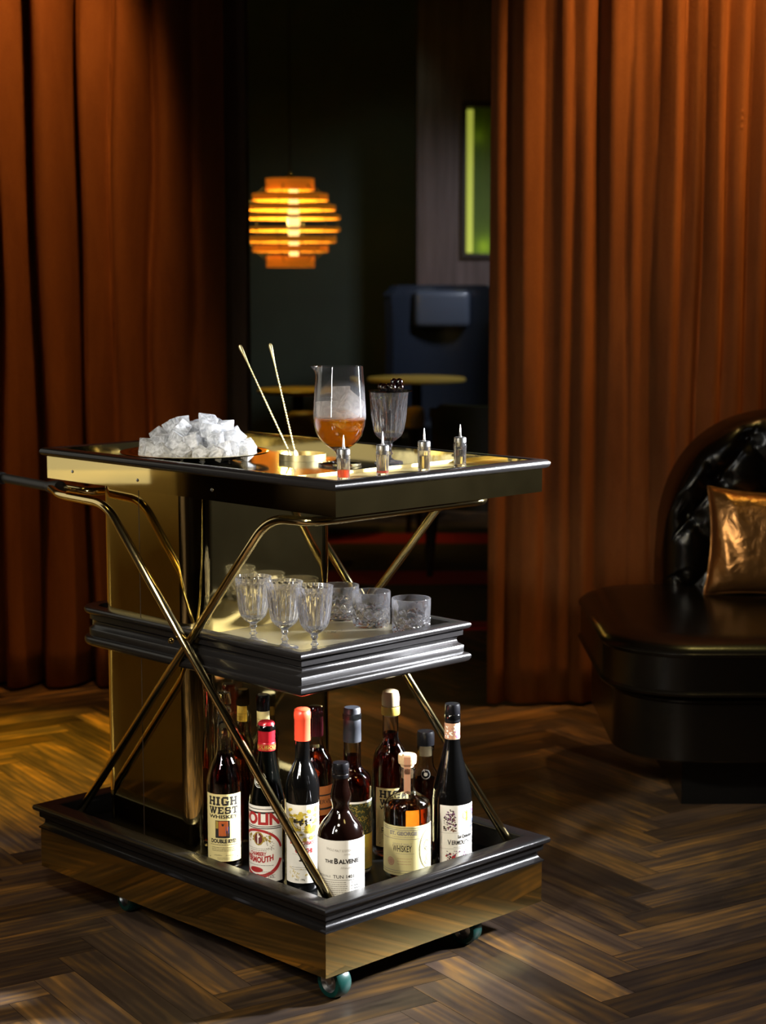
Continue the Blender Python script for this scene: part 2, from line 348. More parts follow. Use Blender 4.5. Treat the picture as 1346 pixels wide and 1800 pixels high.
def curtain(name, x0, x1, yfun, ztop, label, dx=0.006):
    bm = bmesh.new(); nx = int((x1-x0)/dx); nz = 26; grid = []
    for j in range(nz+1):
        z = 0.012 + (ztop-0.012)*j/nz; row = []
        for i in range(nx+1):
            x = x0+(x1-x0)*i/nx; y, xs = yfun(x, z); row.append(bm.verts.new((x+xs, y, z)))
        grid.append(row)
    for j in range(nz):
        for i in range(nx): bm.faces.new((grid[j][i], grid[j][i+1], grid[j+1][i+1], grid[j+1][i]))
    bmesh.ops.solidify(bm, geom=bm.faces[:], thickness=0.004)
    o = finish(bm, name, M_VELVET, angle=180); tag(o, label, 'curtain'); return o
def ridge(x, centres, widths, amps):
    v = 0.0
    for c, w_, a in zip(centres, widths, amps):
        if isinstance(w_, tuple): w_ = w_[0] if x < c else w_[1]
        t = abs(x-c)/w_
        if t < 1: v = max(v, a*(math.cos(t*PI/2)**0.7))
    return v
LC = [-1.62, -1.50, -1.38, -1.27, -1.165, -1.045, -0.902, -0.807, -0.69, -0.57]
def yl(x, z):
    s = 0.010*math.sin(z*2.3+x*9) + 0.006*math.sin(z*5.1+x*23)
    v = ridge(x + s, LC, [(0.035, 0.10)]*10, [0.12, 0.14, 0.13, 0.12, 0.15, 0.16, 0.15, 0.15, 0.11, 0.05])
    return 5.86 - v + 0.10*max(0, (x+0.66)/0.2) - 0.015*math.sin(x*31+z*0.7), 0.0
curtain('velvet_curtain', -2.4, -0.50, yl, 2.96, 'rust velvet curtain in deep folds on the left of the doorway')
RC = [0.345, 0.425, 0.515, 0.60, 0.69, 0.765, 0.845, 0.905, 0.965, 1.03, 1.09, 1.16, 1.25, 1.35, 1.46, 1.57, 1.68, 1.80, 1.92, 2.04, 2.16, 2.3]
RW = [0.06, 0.07, 0.07, 0.065, 0.07, 0.06, 0.06, 0.045, 0.045, 0.05, 0.045, 0.06] + [0.08]*10
RA = [0.07, 0.07, 0.06, 0.055, 0.06, 0.07, 0.09, 0.10, 0.12, 0.12, 0.12, 0.11] + [0.09]*10
def yr(x, z):
    s = 0.006*math.sin(z*2.0+x*7) + 0.004*math.sin(z*4.3+x*19)
    v = ridge(x + s, RC, RW, RA)
    return 5.56 - v - 0.008*math.sin(x*45+z*0.9) - 0.005*math.sin(x*97), 0.0
curtain('velvet_curtain', 0.315, 2.4, yr, 2.96, 'rust velvet curtain with close pleats hanging behind the black leather seat', 0.005)
bm = bmesh.new(); tube(bm, [(-2.6, 5.80, 2.975), (-0.44, 5.80, 2.975)], 0.012); tag(finish(bm, 'trim_2', M_BRASS_DK), kind='structure')
bm = bmesh.new(); tube(bm, [(0.3, 5.52, 2.975), (2.6, 5.52, 2.975)], 0.012); tag(finish(bm, 'trim_3', M_BRASS_DK), kind='structure')

# ------------------------------------------------------------ TROLLEY (local frame: x = short side, y = long side)
YAW = 0.7756; O2 = Vector((-0.0824, 3.2)); ca, sa = math.cos(YAW), math.sin(YAW)
def W(u, v, z=0.0): return Vector((O2.x + ca*u - sa*v, O2.y + sa*u + ca*v, z))
T = empty('bar_trolley', (O2.x, O2.y, 0), YAW, 'three tier black oak and brass bar trolley carrying glasses, ice and bottles', 'trolley')
TW, TL = 0.55, 0.88
# top tray
ring = [(-.018, .931), (-.018, .943), (-.015, .947), (-.008, .949), (0, .949), (.007, .9475), (.011, .943), (.0115, .939), (.009, .934), (.004, .9312)]
bm = bmesh.new(); sweep(bm, rrect(0, 0, TW, TL, (0, 0, 0, 0)), ring); finish(bm, 'top_tray_rim', M_OAK, T, angle=50)
bm = bmesh.new(); sweep(bm, rrect(0, 0, TW, TL, (0, 0, 0, 0)), [(0, .885), (0, .931), (-.003, .931), (-.003, .885)])
fa = finish(bm, 'fascia', M_BRASS, T, smooth=False)
for v in (0.34, 0.57, 0.79):
    bm = bmesh.new(); lathe(bm, [(0, 0), (.0034, 0), (.0028, .0014), (0, .0018)], 12)
    for q in bm.verts: q.co = Vector((-q.co.z, v + q.co.x, 0.905 + q.co.y))
    finish(bm, 'screw', M_SCREW, fa)
bm = bmesh.new(); sweep(bm, rrect(0, 0, TW, TL, (0, 0, 0, 0)), [(-.018, .930), (-.018, .9475), (-.0205, .9475), (-.0205, .930)])
finish(bm, 'inner_lining', M_BRASS, T, smooth=False)
bm = bmesh.new(); slab(bm, rrect(.003, .003, TW-.003, TL-.003, (0,)*4), .915, .930); finish(bm, 'top_tray_floor', M_BLACKG, T, smooth=False)
bm = bmesh.new(); box(bm, (.0205, .0205, .930), (TW-.0205, .19, .9315)); box(bm, (.0205, .187, .9315), (TW-.0205, .190, .938)); finish(bm, 'brass_inlay', M_BRASS_S, T, smooth=False)
# middle shelf
mx0, my0, mx1, my1 = .042, .14, .50, .86
pm = [(-.03, .532), (-.03, .614), (-.020, .6145), (-.004, .614), (0, .611), (.0005, .6065), (-.003, .602), (-.011, .6005),
      (-.0115, .588), (-.018, .586), (-.021, .580), (-.0185, .573), (-.012, .5685), (-.010, .5665), (-.0105, .553), (-.003, .5515), (.0005, .547), (.0003, .541), (-.003, .536), (-.010, .532)]
bm = bmesh.new(); sweep(bm, rrect(mx0, my0, mx1, my1, (0, 0, .06, .06), 10), pm); finish(bm, 'middle_shelf_moulding', M_OAK, T, angle=50)
bm = bmesh.new(); slab(bm, rrect(mx0+.029, my0+.029, mx1-.029, my1-.029, (0,)*4), .565, .597); finish(bm, 'middle_shelf_tray', M_BRASS_M, T, smooth=False)
# base tray
bx0, by0, bx1, by1 = -.028, 0.0, .562, .894
pb = [(-.030, .138), (-.030, .187), (-.026, .189), (.004, .189), (.010, .187), (.0125, .182), (.011, .1765), (.005, .173), (.002, .1715), (.0015, .161), (-.0025, .1595), (-.0065, .155), (-.006, .148), (-.001, .1425), (.003, .140), (.003, .137), (-.01, .137)]
bm = bmesh.new(); sweep(bm, rrect(bx0, by0, bx1, by1, (0,)*4), pb); finish(bm, 'base_tray_moulding', M_OAK, T, angle=50)
bm = bmesh.new(); sweep(bm, rrect(bx0, by0, bx1, by1, (0,)*4), [(0, .053), (0, .137), (-.003, .137), (-.003, .053)]); sk = finish(bm, 'brass_skirt', M_BRASS, T, smooth=False)
bm = bmesh.new(); slab(bm, rrect(bx0+.004, by0+.004, bx1-.004, by1-.004, (0,)*4), .120, .145); finish(bm, 'base_tray_floor', M_BLACKT, T, smooth=False)
# column
for k, (z0, z1) in enumerate(((.1452, .565), (.5972, .914))):
    bm = bmesh.new(); slab(bm, rrect(.064, .477, .449, .80, (.048,)*4, 12), z0, z1)
    c_ = finish(bm, 'column', M_BRASS, T, angle=20)
    if k == 0 or k == 1:
        bm = bmesh.new(); box(bm, (.0636, .652, z0), (.0640, .6535, z1)); finish(bm, 'seam', M_FRAME, c_, smooth=False)
# crossed tubes
R_T = 0.0088
def frame(name, pts, rad=0.05): 
    bm = bmesh.new(); tube(bm, fillet(pts, rad, 10), R_T, 18); return finish(bm, name, M_BRASS_T, T, angle=180)
handle = frame('handle_tube', [(.019, .040, .176), (.019, .700, .8440), (.020, .868, .8485), (.050, .935, .8535), (.060, .96, .8545)], .045)
frame('handle_tube', [(.510, .040, .176), (.510, .700, .8440), (.510, .845, .848), (.440, .858, .848), (.150, .860, .848), (.098, .870, .849), (.078, .935, .854), (.072, .96, .8545)], .04)
B = frame('brace_tube', [(.037, .845, .166), (.037, .222, .8600), (.037, .098, .8640), (.512, .098, .8640), (.512, .222, .8600), (.495, .845, .166)], .05)
bm = bmesh.new()
tube(bm, [(.062, .94, .8540), (.072, 1.5, .866)], .0105, 18); finish(bm, 'black_grip', M_RUBBER, T)
for v_, l_, r0, r1 in ((.925, .045, .0165, .0115), (1.145, .02, .0135, .0135)):
    z_ = .8540 + (v_-.94)*.0214; bm = bmesh.new(); tube(bm, [(.062, v_, z_), (.062, v_+.014, z_+.0003), (.063, v_+l_, z_+l_*.02)], r0, 18, radii=[r0, r0, r1]); finish(bm, 'grip_collar', M_RUBBER, T)
for u_ in (.008,):
    bm = bmesh.new(); lathe(bm, [(0, 0), (.006, 0), (.006, .004), (.004, .007), (0, .008)], 10)
    for q in bm.verts: q.co = Vector((u_-q.co.z, .478 + q.co.x, .596 + q.co.y))
    finish(bm, 'bolt', M_BRASS_T, T)
# rubber foot collars where the tubes meet the tray
for (u_, v_, z_) in ((.037, .842, .169), (.495, .842, .169)):
    bm = bmesh.new(); lathe(bm, [(0, .145), (.014, .145), (.013, .158), (.0095, .172), (0, .172)], 16, u_, v_); finish(bm, 'tube_socket', M_RUBBER, T)
# castors
def castor(u, v, ang):
    e = empty('castor', (u, v, 0)); e.parent = T; e.rotation_euler = (0, 0, ang)
    R = .031
    bm = bmesh.new()
    pr = [(.020, -.016), (R-.003, -.016), (R, -.011), (R, .011), (R-.003, .016), (.020, .016)]
    lathe(bm, pr, 36, close=True)
    for q in bm.verts: q.co = Vector((q.co.z, q.co.x, q.co.y + R))
    ty = finish(bm, 'tyre', M_TEAL, e)
    bm = bmesh.new(); lathe(bm, [(0, -.012), (.006, -.0125), (.008, -.010), (.016, -.009), (.0205, -.0155), (.0205, .0155), (.016, .009), (.008, .010), (.006, .0125), (0, .012)], 32)
    for q in bm.verts: q.co = Vector((q.co.z, q.co.x, q.co.y + R))
    finish(bm, 'hub', M_STEEL, e)
    bm = bmesh.new()
    for s in (-1, 1): box(bm, (s*.0185-.0012, -.012, .034), (s*.0185+.0012, .014, .085))
    box(bm, (-.0185, -.02, .083), (.0185, .024, .088)); lathe(bm, [(0, .088), (.012, .088), (.012, .1198), (0, .1198)], 16, 0, .004)
    finish(bm, 'fork', M_STEEL, e, smooth=False)
castor(.018, .027, 0.0); castor(.030, .660, -.15); castor(.388, .046, .2); castor(.49, .80, .5)

# ------------------------------------------------------------ LETTERING on curved labels
def text_mesh(s, size, bold=0.0, sx=1.0, shear=0.0):
    cu = bpy.data.curves.new('t', 'FONT'); cu.body = s; cu.size = size; cu.offset = bold; cu.shear = shear
    cu.align_x = 'CENTER'; cu.align_y = 'CENTER'; cu.resolution_u = 3
    o = bpy.data.objects.new('t', cu); C.objects.link(o); dg = bpy.context.evaluated_depsgraph_get(); dg.update()
    me = bpy.data.meshes.new_from_object(o.evaluated_get(dg))
    if sx < 0:
        xs = [v.co.x for v in me.vertices]; x0_, x1_ = min(xs), max(xs); k_ = -sx/(x1_-x0_); vs = [((v.co.x-(x0_+x1_)/2)*k_, v.co.y) for v in me.vertices]
    else: vs = [(v.co.x*sx, v.co.y) for v in me.vertices]
    fs = [tuple(p.vertices) for p in me.polygons]
    bpy.data.objects.remove(o); bpy.data.curves.remove(cu); bpy.data.meshes.remove(me); return vs, fs
SLAB = {  # strokes on a 10 x 10 cell
 'H': [(0, 0, 4, 2), (.7, 0, 3.3, 10), (0, 8, 4, 10), (6, 0, 10, 2), (6.7, 0, 9.3, 10), (6, 8, 10, 10), (3, 4, 7, 6)],
 'I': [(0, 0, 5, 2), (1.1, 0, 3.9, 10), (0, 8, 5, 10)],
 'E': [(0, 0, 9, 2), (1, 0, 4, 10), (0, 8, 9, 10), (3, 4.2, 6.6, 5.9), (7.4, 0, 9, 3.6), (7.4, 6.4, 9, 10)],
 'T': [(0, 7.9, 10, 10), (3.6, 0, 6.4, 10), (2.3, 0, 7.7, 2), (0, 6, 1.5, 10), (8.5, 6, 10, 10)],
 'G': [(0, 2, 3, 8), (1.5, 0, 8.6, 2.1), (1.5, 7.9, 8.6, 10), (7, 6.4, 9, 10), (6.4, 0, 9.2, 4.6), (5, 3.5, 10, 5.1), (.6, 1, 3, 3), (.6, 7, 3, 9)],
 'S': [(0, 5, 3, 9), (1, 8, 8, 10), (7, 6.4, 9, 10), (1.5, 4, 8, 6.1), (6.4, 1, 9.4, 5.2), (1, 0, 8, 2.1), (0, 0, 2, 3.8)],
}
def slabword(word, x0, x1, y0, y1, mi):
    wd = {'I': 5.6, 'W': 14}; tot = sum(wd.get(c, 10) + 1 for c in word) - 1; s = (x1-x0)/tot; h = (y1-y0)/10; x = x0; out = []
    for c in word:
        if c == 'W':
            for (a, b) in ((1, 4.6), (4.6, 7), (7, 9.4), (9.4, 13)):
                ya, yb = (10, 0) if (a, b) in ((1, 4.6), (7, 9.4)) else (0, 10)
                hw = 1.2; out.append(('poly', [(x+(a-hw)*s, y0+ya*h), (x+(a+hw)*s, y0+ya*h), (x+(b+hw)*s, y0+yb*h), (x+(b-hw)*s, y0+yb*h)], mi))
            for a in (0, 5, 10): out.append(('rect', x+a*s, y0+8.4*h, x+(a+4)*s, y1, mi))
        else:
            for (a, b, c2, d) in SLAB[c]: out.append(('rect', x+a*s, y0+b*h, x+c2*s, y0+d*h, mi))
        x += (wd.get(c, 10)+1)*s
    return out
def lines(x0, x1, y, n, dy, mi, h=0.0006, seed=1):
    """rows of tiny unreadable print"""
    r = random.Random(seed); out = []
    for k in range(n):
        x = x0
        while x < x1 - .002:
            l = r.uniform(.0015, .005); out.append(('rect', x, y-k*dy, min(x+l, x1), y-k*dy+h, mi)); x += l + .0008
    return out
def ring_shape(cx, cy, rx, ry, t, mi, n=40, a0=0, a1=2*PI):
    out = []
    for k in range(n):
        a, b = a0+(a1-a0)*k/n, a0+(a1-a0)*(k+1)/n
        out.append(('poly', [(cx+rx*math.cos(a), cy+ry*math.sin(a)), (cx+rx*math.cos(b), cy+ry*math.sin(b)), (cx+(rx-t)*math.cos(b), cy+(ry-t)*math.sin(b)), (cx+(rx-t)*math.cos(a), cy+(ry-t)*math.sin(a))], mi))
    return out
def disc(cx, cy, rx, ry, mi, n=20): return [('poly', [(cx+rx*math.cos(2*PI*k/n), cy+ry*math.sin(2*PI*k/n)) for k in range(n)], mi)]
def scroll(x0, y0, w_, h_, mi, n=10, seed=3, t=.0006):
    """curly ornament / handwriting"""
    r = random.Random(seed); out = []
    for k in range(n):
        cx, cy = x0+w_*r.random(), y0+h_*r.random(); rad = r.uniform(.0015, .0035); a = r.uniform(0, 6)
        out += ring_shape(cx, cy, rad, rad, t, mi, 7, a, a+r.uniform(2.5, 5))
    return out
def blob(x0, y0, w_, h_, mi, n=20, seed=5, r0=.0012, r1=.003):
    r = random.Random(seed); out = []
    for k in range(n):
        cx, cy = x0+w_*r.random(), y0+h_*r.random(); a = r.uniform(r0, r1); m_ = r.choice(mi) if isinstance(mi, (list, tuple)) else mi
        out += disc(cx, cy, a, a*r.uniform(.5, 1.2), m_, 6)
    return out
def script_line(x0, x1, y, h, mi, t=.0005, seed=2):
    r = random.Random(seed); pts = []; n = int((x1-x0)/.0014)
    for k in range(n+1):
        x = x0+(x1-x0)*k/n; pts.append((x, y + (h*r.uniform(.4, 1) if k % 2 else 0)))
    out = []
    for a, b in zip(pts[:-1], pts[1:]): out.append(('poly', [(a[0], a[1]), (a[0]+t, a[1]), (b[0]+t, b[1]), (b[0], b[1])], mi))
    return out
def tfit(s, xa, xb, y, size, mi, bold=0.0, arc=0.0): return [('text', s, (xa+xb)/2, y, size, mi, bold, -(xb-xa), 0.0, arc)]
def text(s, x, y, size, mi, bold=0.0, sx=1.0, shear=0.0, arc=0.0): return [('text', s, x, y, size, mi, bold, sx, shear, arc)]
def wrap_label(R, z0, z1, halfarc, shapes, mats, parent, top_arc=0.0, name='label'):
    bm = bmesh.new(); n = max(6, int(2*halfarc/.003)); rows = 4 if top_arc else 1
    cols = []
    for i in range(n+1):
        x = -halfarc + 2*halfarc*i/n; c = []
        for j in range(rows+1):
            zt = z1 + top_arc*(1-(x/halfarc)**2); c.append(bm.verts.new((x, z0+(zt-z0)*j/rows, 0)))
        cols.append(c)
    for i in range(n):
        for j in range(rows): bm.faces.new((cols[i][j], cols[i+1][j], cols[i+1][j+1], cols[i][j+1]))
    nb = len(bm.verts); b2 = bmesh.new(); lvl = 0
    for sidx, s in enumerate(shapes):
        lvl = .00012 + .00004*(sidx % 3) + sidx*.0000006
        if s[0] == 'rect':
            _, xa, ya, xb, yb, mi = s; f = b2.faces.new([b2.verts.new((x, y, lvl)) for x, y in ((xa, ya), (xb, ya), (xb, yb), (xa, yb))]); f.material_index = mi
        elif s[0] == 'poly':
            f = b2.faces.new([b2.verts.new((x, y, lvl)) for x, y in s[1]]); f.material_index = s[2]
        else:
            _, st_, x, y, size, mi, bold, sx_, sh, arc = s; vs, fs = text_mesh(st_, size, bold, sx_, sh)
            V = [b2.verts.new((x+a, y+b+arc*(a*a)*60, lvl)) for a, b in vs]
            for q in fs:
                try: f = b2.faces.new([V[k] for k in q]); f.material_index = mi
                except ValueError: pass
    x = -halfarc
    while x < halfarc:
        x += .004; bmesh.ops.bisect_plane(b2, geom=b2.verts[:]+b2.edges[:]+b2.faces[:], plane_co=(x, 0, 0), plane_no=(1, 0, 0))
    # keep the print inside the label
    kill = [v for v in b2.verts if abs(v.co.x) > halfarc+1e-5]
    bmesh.ops.bisect_plane(b2, geom=b2.verts[:]+b2.edges[:]+b2.faces[:], plane_co=(halfarc, 0, 0), plane_no=(1, 0, 0), clear_outer=True)
    bmesh.ops.bisect_plane(b2, geom=b2.verts[:]+b2.edges[:]+b2.faces[:], plane_co=(-halfarc, 0, 0), plane_no=(-1, 0, 0), clear_outer=True)
    for B_, in ((bm,), (b2,)):
        for v in B_.verts:
            x, y, l = v.co; rr_ = R + .0004 + l; a = x/R; v.co = Vector((rr_*math.sin(a), -rr_*math.cos(a), y))
    me = bpy.data.meshes.new('tmp'); b2.to_mesh(me); b2.free(); bm.from_mesh(me); bpy.data.meshes.remove(me)
    me = bpy.data.meshes.new(name); bm.to_mesh(me); bm.free()
    for m_ in mats: me.materials.append(m_)
    o = bpy.data.objects.new(name, me); C.objects.link(o); o.parent = parent; return o

INK = mat('black_ink', (0.015, 0.012, 0.01), 0.6); RED = mat('red_ink', (0.35, 0.02, 0.02), 0.6); GOLD = mat('gold_ink', (0.45, 0.32, 0.06), 0.4, 0.4)
CREAM = mat('cream_paper', (0.62, 0.53, 0.24), 0.65); WHITE = mat('white_paper', (0.74, 0.72, 0.66), 0.6); YEL = mat('yellow_paper', (0.50, 0.38, 0.04), 0.65)
BUFF = mat('buff_paper', (0.58, 0.52, 0.25), 0.65); GREY = mat('grey_ink', (0.22, 0.2, 0.17), 0.6); ORAN = mat('orange_print', (0.45, 0.10, 0.02), 0.6)
BLUE = mat('blue_print', (0.03, 0.08, 0.3), 0.6); DGRN = mat('dark_green_paper', (0.03, 0.035, 0.012), 0.5); PURP = mat('purple_print', (0.16, 0.05, 0.14), 0.6)
PINK = mat('pink_print', (0.40, 0.22, 0.13), 0.6)

# ------------------------------------------------------------ BOTTLES
def tinted(name, col, rough=0.0, ior=1.47): return mat(name, col, rough, 0, 1.0, ior)
G_DARK = mat('near_black_glass', (0.002, 0.002, 0.002), 0.03, 0, coat=1.0)
L_RYE = tinted('dark_ruby_spirit', (0.22, 0.018, 0.004)); L_RUBY = tinted('ruby_spirit', (0.42, 0.035, 0.006)); L_AMB = tinted('amber_spirit', (0.62, 0.16, 0.02)); L_BALV = tinted('dark_mahogany_spirit', (0.05, 0.012, 0.004))
G_BOT = tinted('bottle_glass', (0.93, 0.93, 0.90), 0.0, 1.5)
def smoothprof(pts, n=5):
    """Catmull-Rom through (r, z) points"""
    out = []
    for i in range(len(pts)-1):
        p0 = pts[max(i-1, 0)]; p1 = pts[i]; p2 = pts[i+1]; p3 = pts[min(i+2, len(pts)-1)]
        for k in range(n):
            t = k/n; o = []
            for a in (0, 1):
                o.append(0.5*((2*p1[a]) + (-p0[a]+p2[a])*t + (2*p0[a]-5*p1[a]+4*p2[a]-p3[a])*t*t + (-p0[a]+3*p1[a]-3*p2[a]+p3[a])*t**3))
            out.append(tuple(o))
    out.append(pts[-1]); return out
def bottle(kind, X, Y, rot, R, sh, neck, zneck, label, liquid=None, level=None, dark=False, group=None, seeds=0, glass=None):
    """sh: shoulder (r, z) points from body top to neck foot, neck: radius, zneck: top of glass"""
    e = empty(kind, (X, Y, .145), rot, label, 'bottle', group)
    outer = [(R*.80, 0.0), (R*.93, .0025), (R*.99, .008), (R, .016)] + [(R, sh[0][1]-.01)] + smoothprof(sh, 5) + [(neck, zneck-.012), (neck*1.12, zneck-.011), (neck*1.12, zneck-.002), (neck, zneck)]
    bm = bmesh.new()
    if dark:
        lathe(bm, [(0, .004)] + outer + [(0, zneck)], 48); finish(bm, 'glass_body', glass or G_DARK, e, angle=60)
    else:
        t = .0022
        inner = [(0, .009), (R*.80, .0085), (R-t, .016), (R-t, sh[0][1]-.01)] + [(r-t, z) for r, z in smoothprof(sh, 5)] + [(neck-t, zneck)]
        lathe(bm, [(0, .004)] + outer + inner[::-1], 48)
        finish(bm, 'glass_body', glass or G_BOT, e, angle=60)
        if liquid:
            lp = []
            for i, (r, z) in enumerate(inner):
                if z <= level: lp.append((max(r-.0003, 0) if i else 0, z+(.0003 if i < 2 else 0)))
                else:
                    r0, z0 = inner[i-1]; f = (level-z0)/max(z-z0, 1e-6); lp.append((max(r0+(r-r0)*f-.0003, .001), level)); break
            bm = bmesh.new(); lathe(bm, lp + [(0, level)], 48); finish(bm, 'liquid', liquid, e, angle=60)
    return e
def cap(e, prof, m_, name='cap', seg=32, mod=None): bm = bmesh.new(); lathe(bm, prof, seg, mod=mod); return finish(bm, name, m_, e, angle=40)
CAPRED = mat('dark_red_cap', (0.30, 0.008, 0.015), 0.28, 0.3, coat=0.4); CAPORG = mat('scarlet_foil', (0.75, 0.07, 0.03), 0.35, 0.0)
CAPBLK = mat('black_cap', (0.004, 0.004, 0.005), 0.25); CAPSLT = mat('slate_capsule', (0.014, 0.016, 0.021), 0.45); CORK = mat('cork_wood', (0.45, 0.32, 0.17), 0.6)
n = noise(CORK, coord(CORK, 'Object'), 220, 3); rp = ramp(CORK, [(0.35, (0.38, 0.24, 0.11)), (0.6, (0.46, 0.34, 0.19))]); link(CORK, n.outputs['Fac'], rp.inputs[0]); link(CORK, rp.outputs[0], bsdf(CORK).inputs['Base Color'])
PALECORK = mat('pale_stopper', (0.40, 0.32, 0.19), 0.5); COPPER = mat('copper_paper', (0.50, 0.20, 0.10), 0.5)
YAWC = lambda X, Y: -math.atan2(X, Y)  # a label turned square to the room's front

def hw_label(e, R, z0, z1, ha):
    w_ = ha*.76; h = z1-z0
    S = slabword('HIGH', -w_, w_*.96, z0+h*.835, z0+h*.965, 1) + slabword('WEST', -w_*.98, w_, z0+h*.71, z0+h*.815, 1)
    S += tfit('WHISKEY', -w_, w_, z0+h*.665, .0095, 1, .0003)
    S += [('rect', -w_*.52, z0+h*.35, w_*.42, z0+h*.61, 1), ('rect', -w_*.30, z0+h*.38, w_*.30, z0+h*.60, 4), ('rect', -w_*.49, z0+h*.49, -w_*.32, z0+h*.60, 5), ('rect', w_*.16, z0+h*.42, w_*.34, z0+h*.52, 3)]
    S += disc(-.001, z0+h*.545, .0022, .0026, 1, 10) + [('rect', -.0045, z0+h*.557, .0030, z0+h*.563, 1), ('poly', [(-.006, z0+h*.36), (.004, z0+h*.36), (.0035, z0+h*.52), (-.005, z0+h*.52)], 1), ('rect', .006, z0+h*.36, .0095, z0+h*.46, 1)]
    S += tfit('DOUBLE RYE!', -w_*.85, w_*.85, z0+h*.30, .0105, 1, .0005) + lines(-w_*.9, w_*.95, z0+h*.245, 1, .003, 1, .0011, 4) + lines(-w_*.8, w_*.8, z0+h*.205, 3, .0033, 1, .0009, 8)
    S += script_line(-w_*.65, -w_*.1, z0+h*.085, .003, 1, .0006, 3) + script_line(w_*.15, w_*.65, z0+h*.085, .003, 1, .0006, 4) + lines(-w_*.4, w_*.4, z0+h*.05, 2, .003, 1, .0007, 9)
    S += disc(-w_*.97, z0+h*.06, .0012, .0012, 1, 6) + disc(w_*.97, z0+h*.06, .0012, .0012, 1, 6)
    wrap_label(R, z0, z1, ha, S, [CREAM, INK, RED, BLUE, ORAN, GOLD], e)
# 1 rye whiskey, front left
hwr = .0345
e = bottle('whiskey_bottle', -.312, 3.538, 0.0, hwr, [(hwr, .165), (.0335, .182), (.027, .206), (.018, .226), (.0145, .243)], .0135, .322,
           'tall dark ruby whiskey bottle reading HIGH WEST, leftmost bottle in the base tray', L_RYE, .232)
cap(e, [(0, .300), (.011, .300), (.011, .3235), (.0155, .325), (.0160, .340), (.013, .350), (.006, .3535), (0, .354)], G_BOT, 'stopper')
hw_label(e, hwr, .020, .155, .0405)
# 2 Dolin, dark green glass with red screw cap
M_DG = mat('bottle_green_black', (0.001, 0.0012, 0.001), 0.04, 0, coat=1.0)
R = .0345
e = bottle('vermouth_bottle', -.222, 3.440, -.50, R, [(R, .150), (.0338, .166), (.031, .180), (.026, .205), (.0205, .233), (.0168, .255), (.0158, .266)], .0155, .312,
           'dark vermouth bottle with red screw cap and white label reading DOLIN', dark=True, glass=M_DG)
cap(e, [(0, .262), (.0170, .262), (.0170, .277), (.0164, .278), (.0168, .280), (.0162, .283), (.0168, .288), (.0162, .292), (.0168, .297), (.0162, .301), (.0166, .306), (.0160, .314), (.013, .3175), (0, .318)], CAPRED, 'screw_cap')
wrap_label(.0170, .2635, .2755, .034, [('rect', -.034, .2645, .034, .2650, 1), ('rect', -.034, .2740, .034, .2745, 1)] + sum([text('DOLIN', x_, .2693, .0085, 1, .0001, 1.1) for x_ in (-.022, 0, .022)], []), [CAPRED, GOLD], e, name='cap_band')
z0, z1 = .012, .160; h = z1-z0
S = [('rect', -.05, z0+h*.955, .05, z0+h*.965, 1), ('rect', -.05, z0+h*.90, .05, z0+h*.925, 1)] + tfit('DOLIN', -.045, .045, z0+h*.825, .031, 2, .0014) + [('rect', -.05, z0+h*.725, .05, z0+h*.735, 1), ('rect', -.05, z0+h*.700, .05, z0+h*.712, 1)]
S += ring_shape(0, z0+h*.36, .052, .050, .005, 2, 50, .28, PI-.28) + ring_shape(0, z0+h*.385, .052, .050, .007, 2, 50, PI+.28, 2*PI-.28)
S += disc(.002, z0+h*.57, .011, .0135, 5, 12) + disc(.002, z0+h*.57, .0085, .011, 3, 12) + [('rect', -.0002, z0+h*.50, .0022, z0+h*.64, 0), ('poly', [(-.005, z0+h*.53), (-.003, z0+h*.53), (.008, z0+h*.61), (.006, z0+h*.61)], 0)] + disc(.002, z0+h*.60, .003, .003, 0, 8)
S += blob(.010, z0+h*.53, .016, h*.09, 5, 14, 4) + blob(-.022, z0+h*.50, .016, h*.12, 5, 10, 6) + blob(.018, z0+h*.42, .016, h*.24, 6, 30, 9, .0006, .0014)
S += lines(-.03, .03, z0+h*.435, 1, .003, 6, .0008, 5) + lines(-.018, .018, z0+h*.41, 1, .003, 6, .0011, 6) + tfit('CHAMBERY', -.0175, .0175, z0+h*.365, .0105, 2, .0004) + tfit('VERMOUTH', -.031, .031, z0+h*.285, .0155, 2, .0007, .10)
S += lines(-.032, .032, z0+h*.215, 1, .003, 1, .0008, 7) + disc(-.004, z0+h*.155, .015, .0055, 2, 14) + text('FRANCE', -.004, z0+h*.155, .0072, 0, .0001, 1.2)
S += [('rect', -.012, z0+h*.02, -.007, z0+h*.10, 7), ('rect', -.002, z0+h*.02, .003, z0+h*.10, 2)] + lines(.008, .034, z0+h*.13, 3, .006, 6, .0008, 10) + text('16%', .026, z0+h*.07, .007, 1)
wrap_label(R, z0, z1, .052, S, [WHITE, INK, RED, mat('maroon_print', (0.12, 0.02, 0.02), 0.6), GOLD, GOLD, GREY, BLUE], e)
S = ring_shape(0, .209, .0135, .0150, .0012, 1, 30) + ring_shape(0, .209, .0105, .012, .0005, 1, 30) + text('DOLIN', 0, .203, .007, 1, .0002, 1.1)
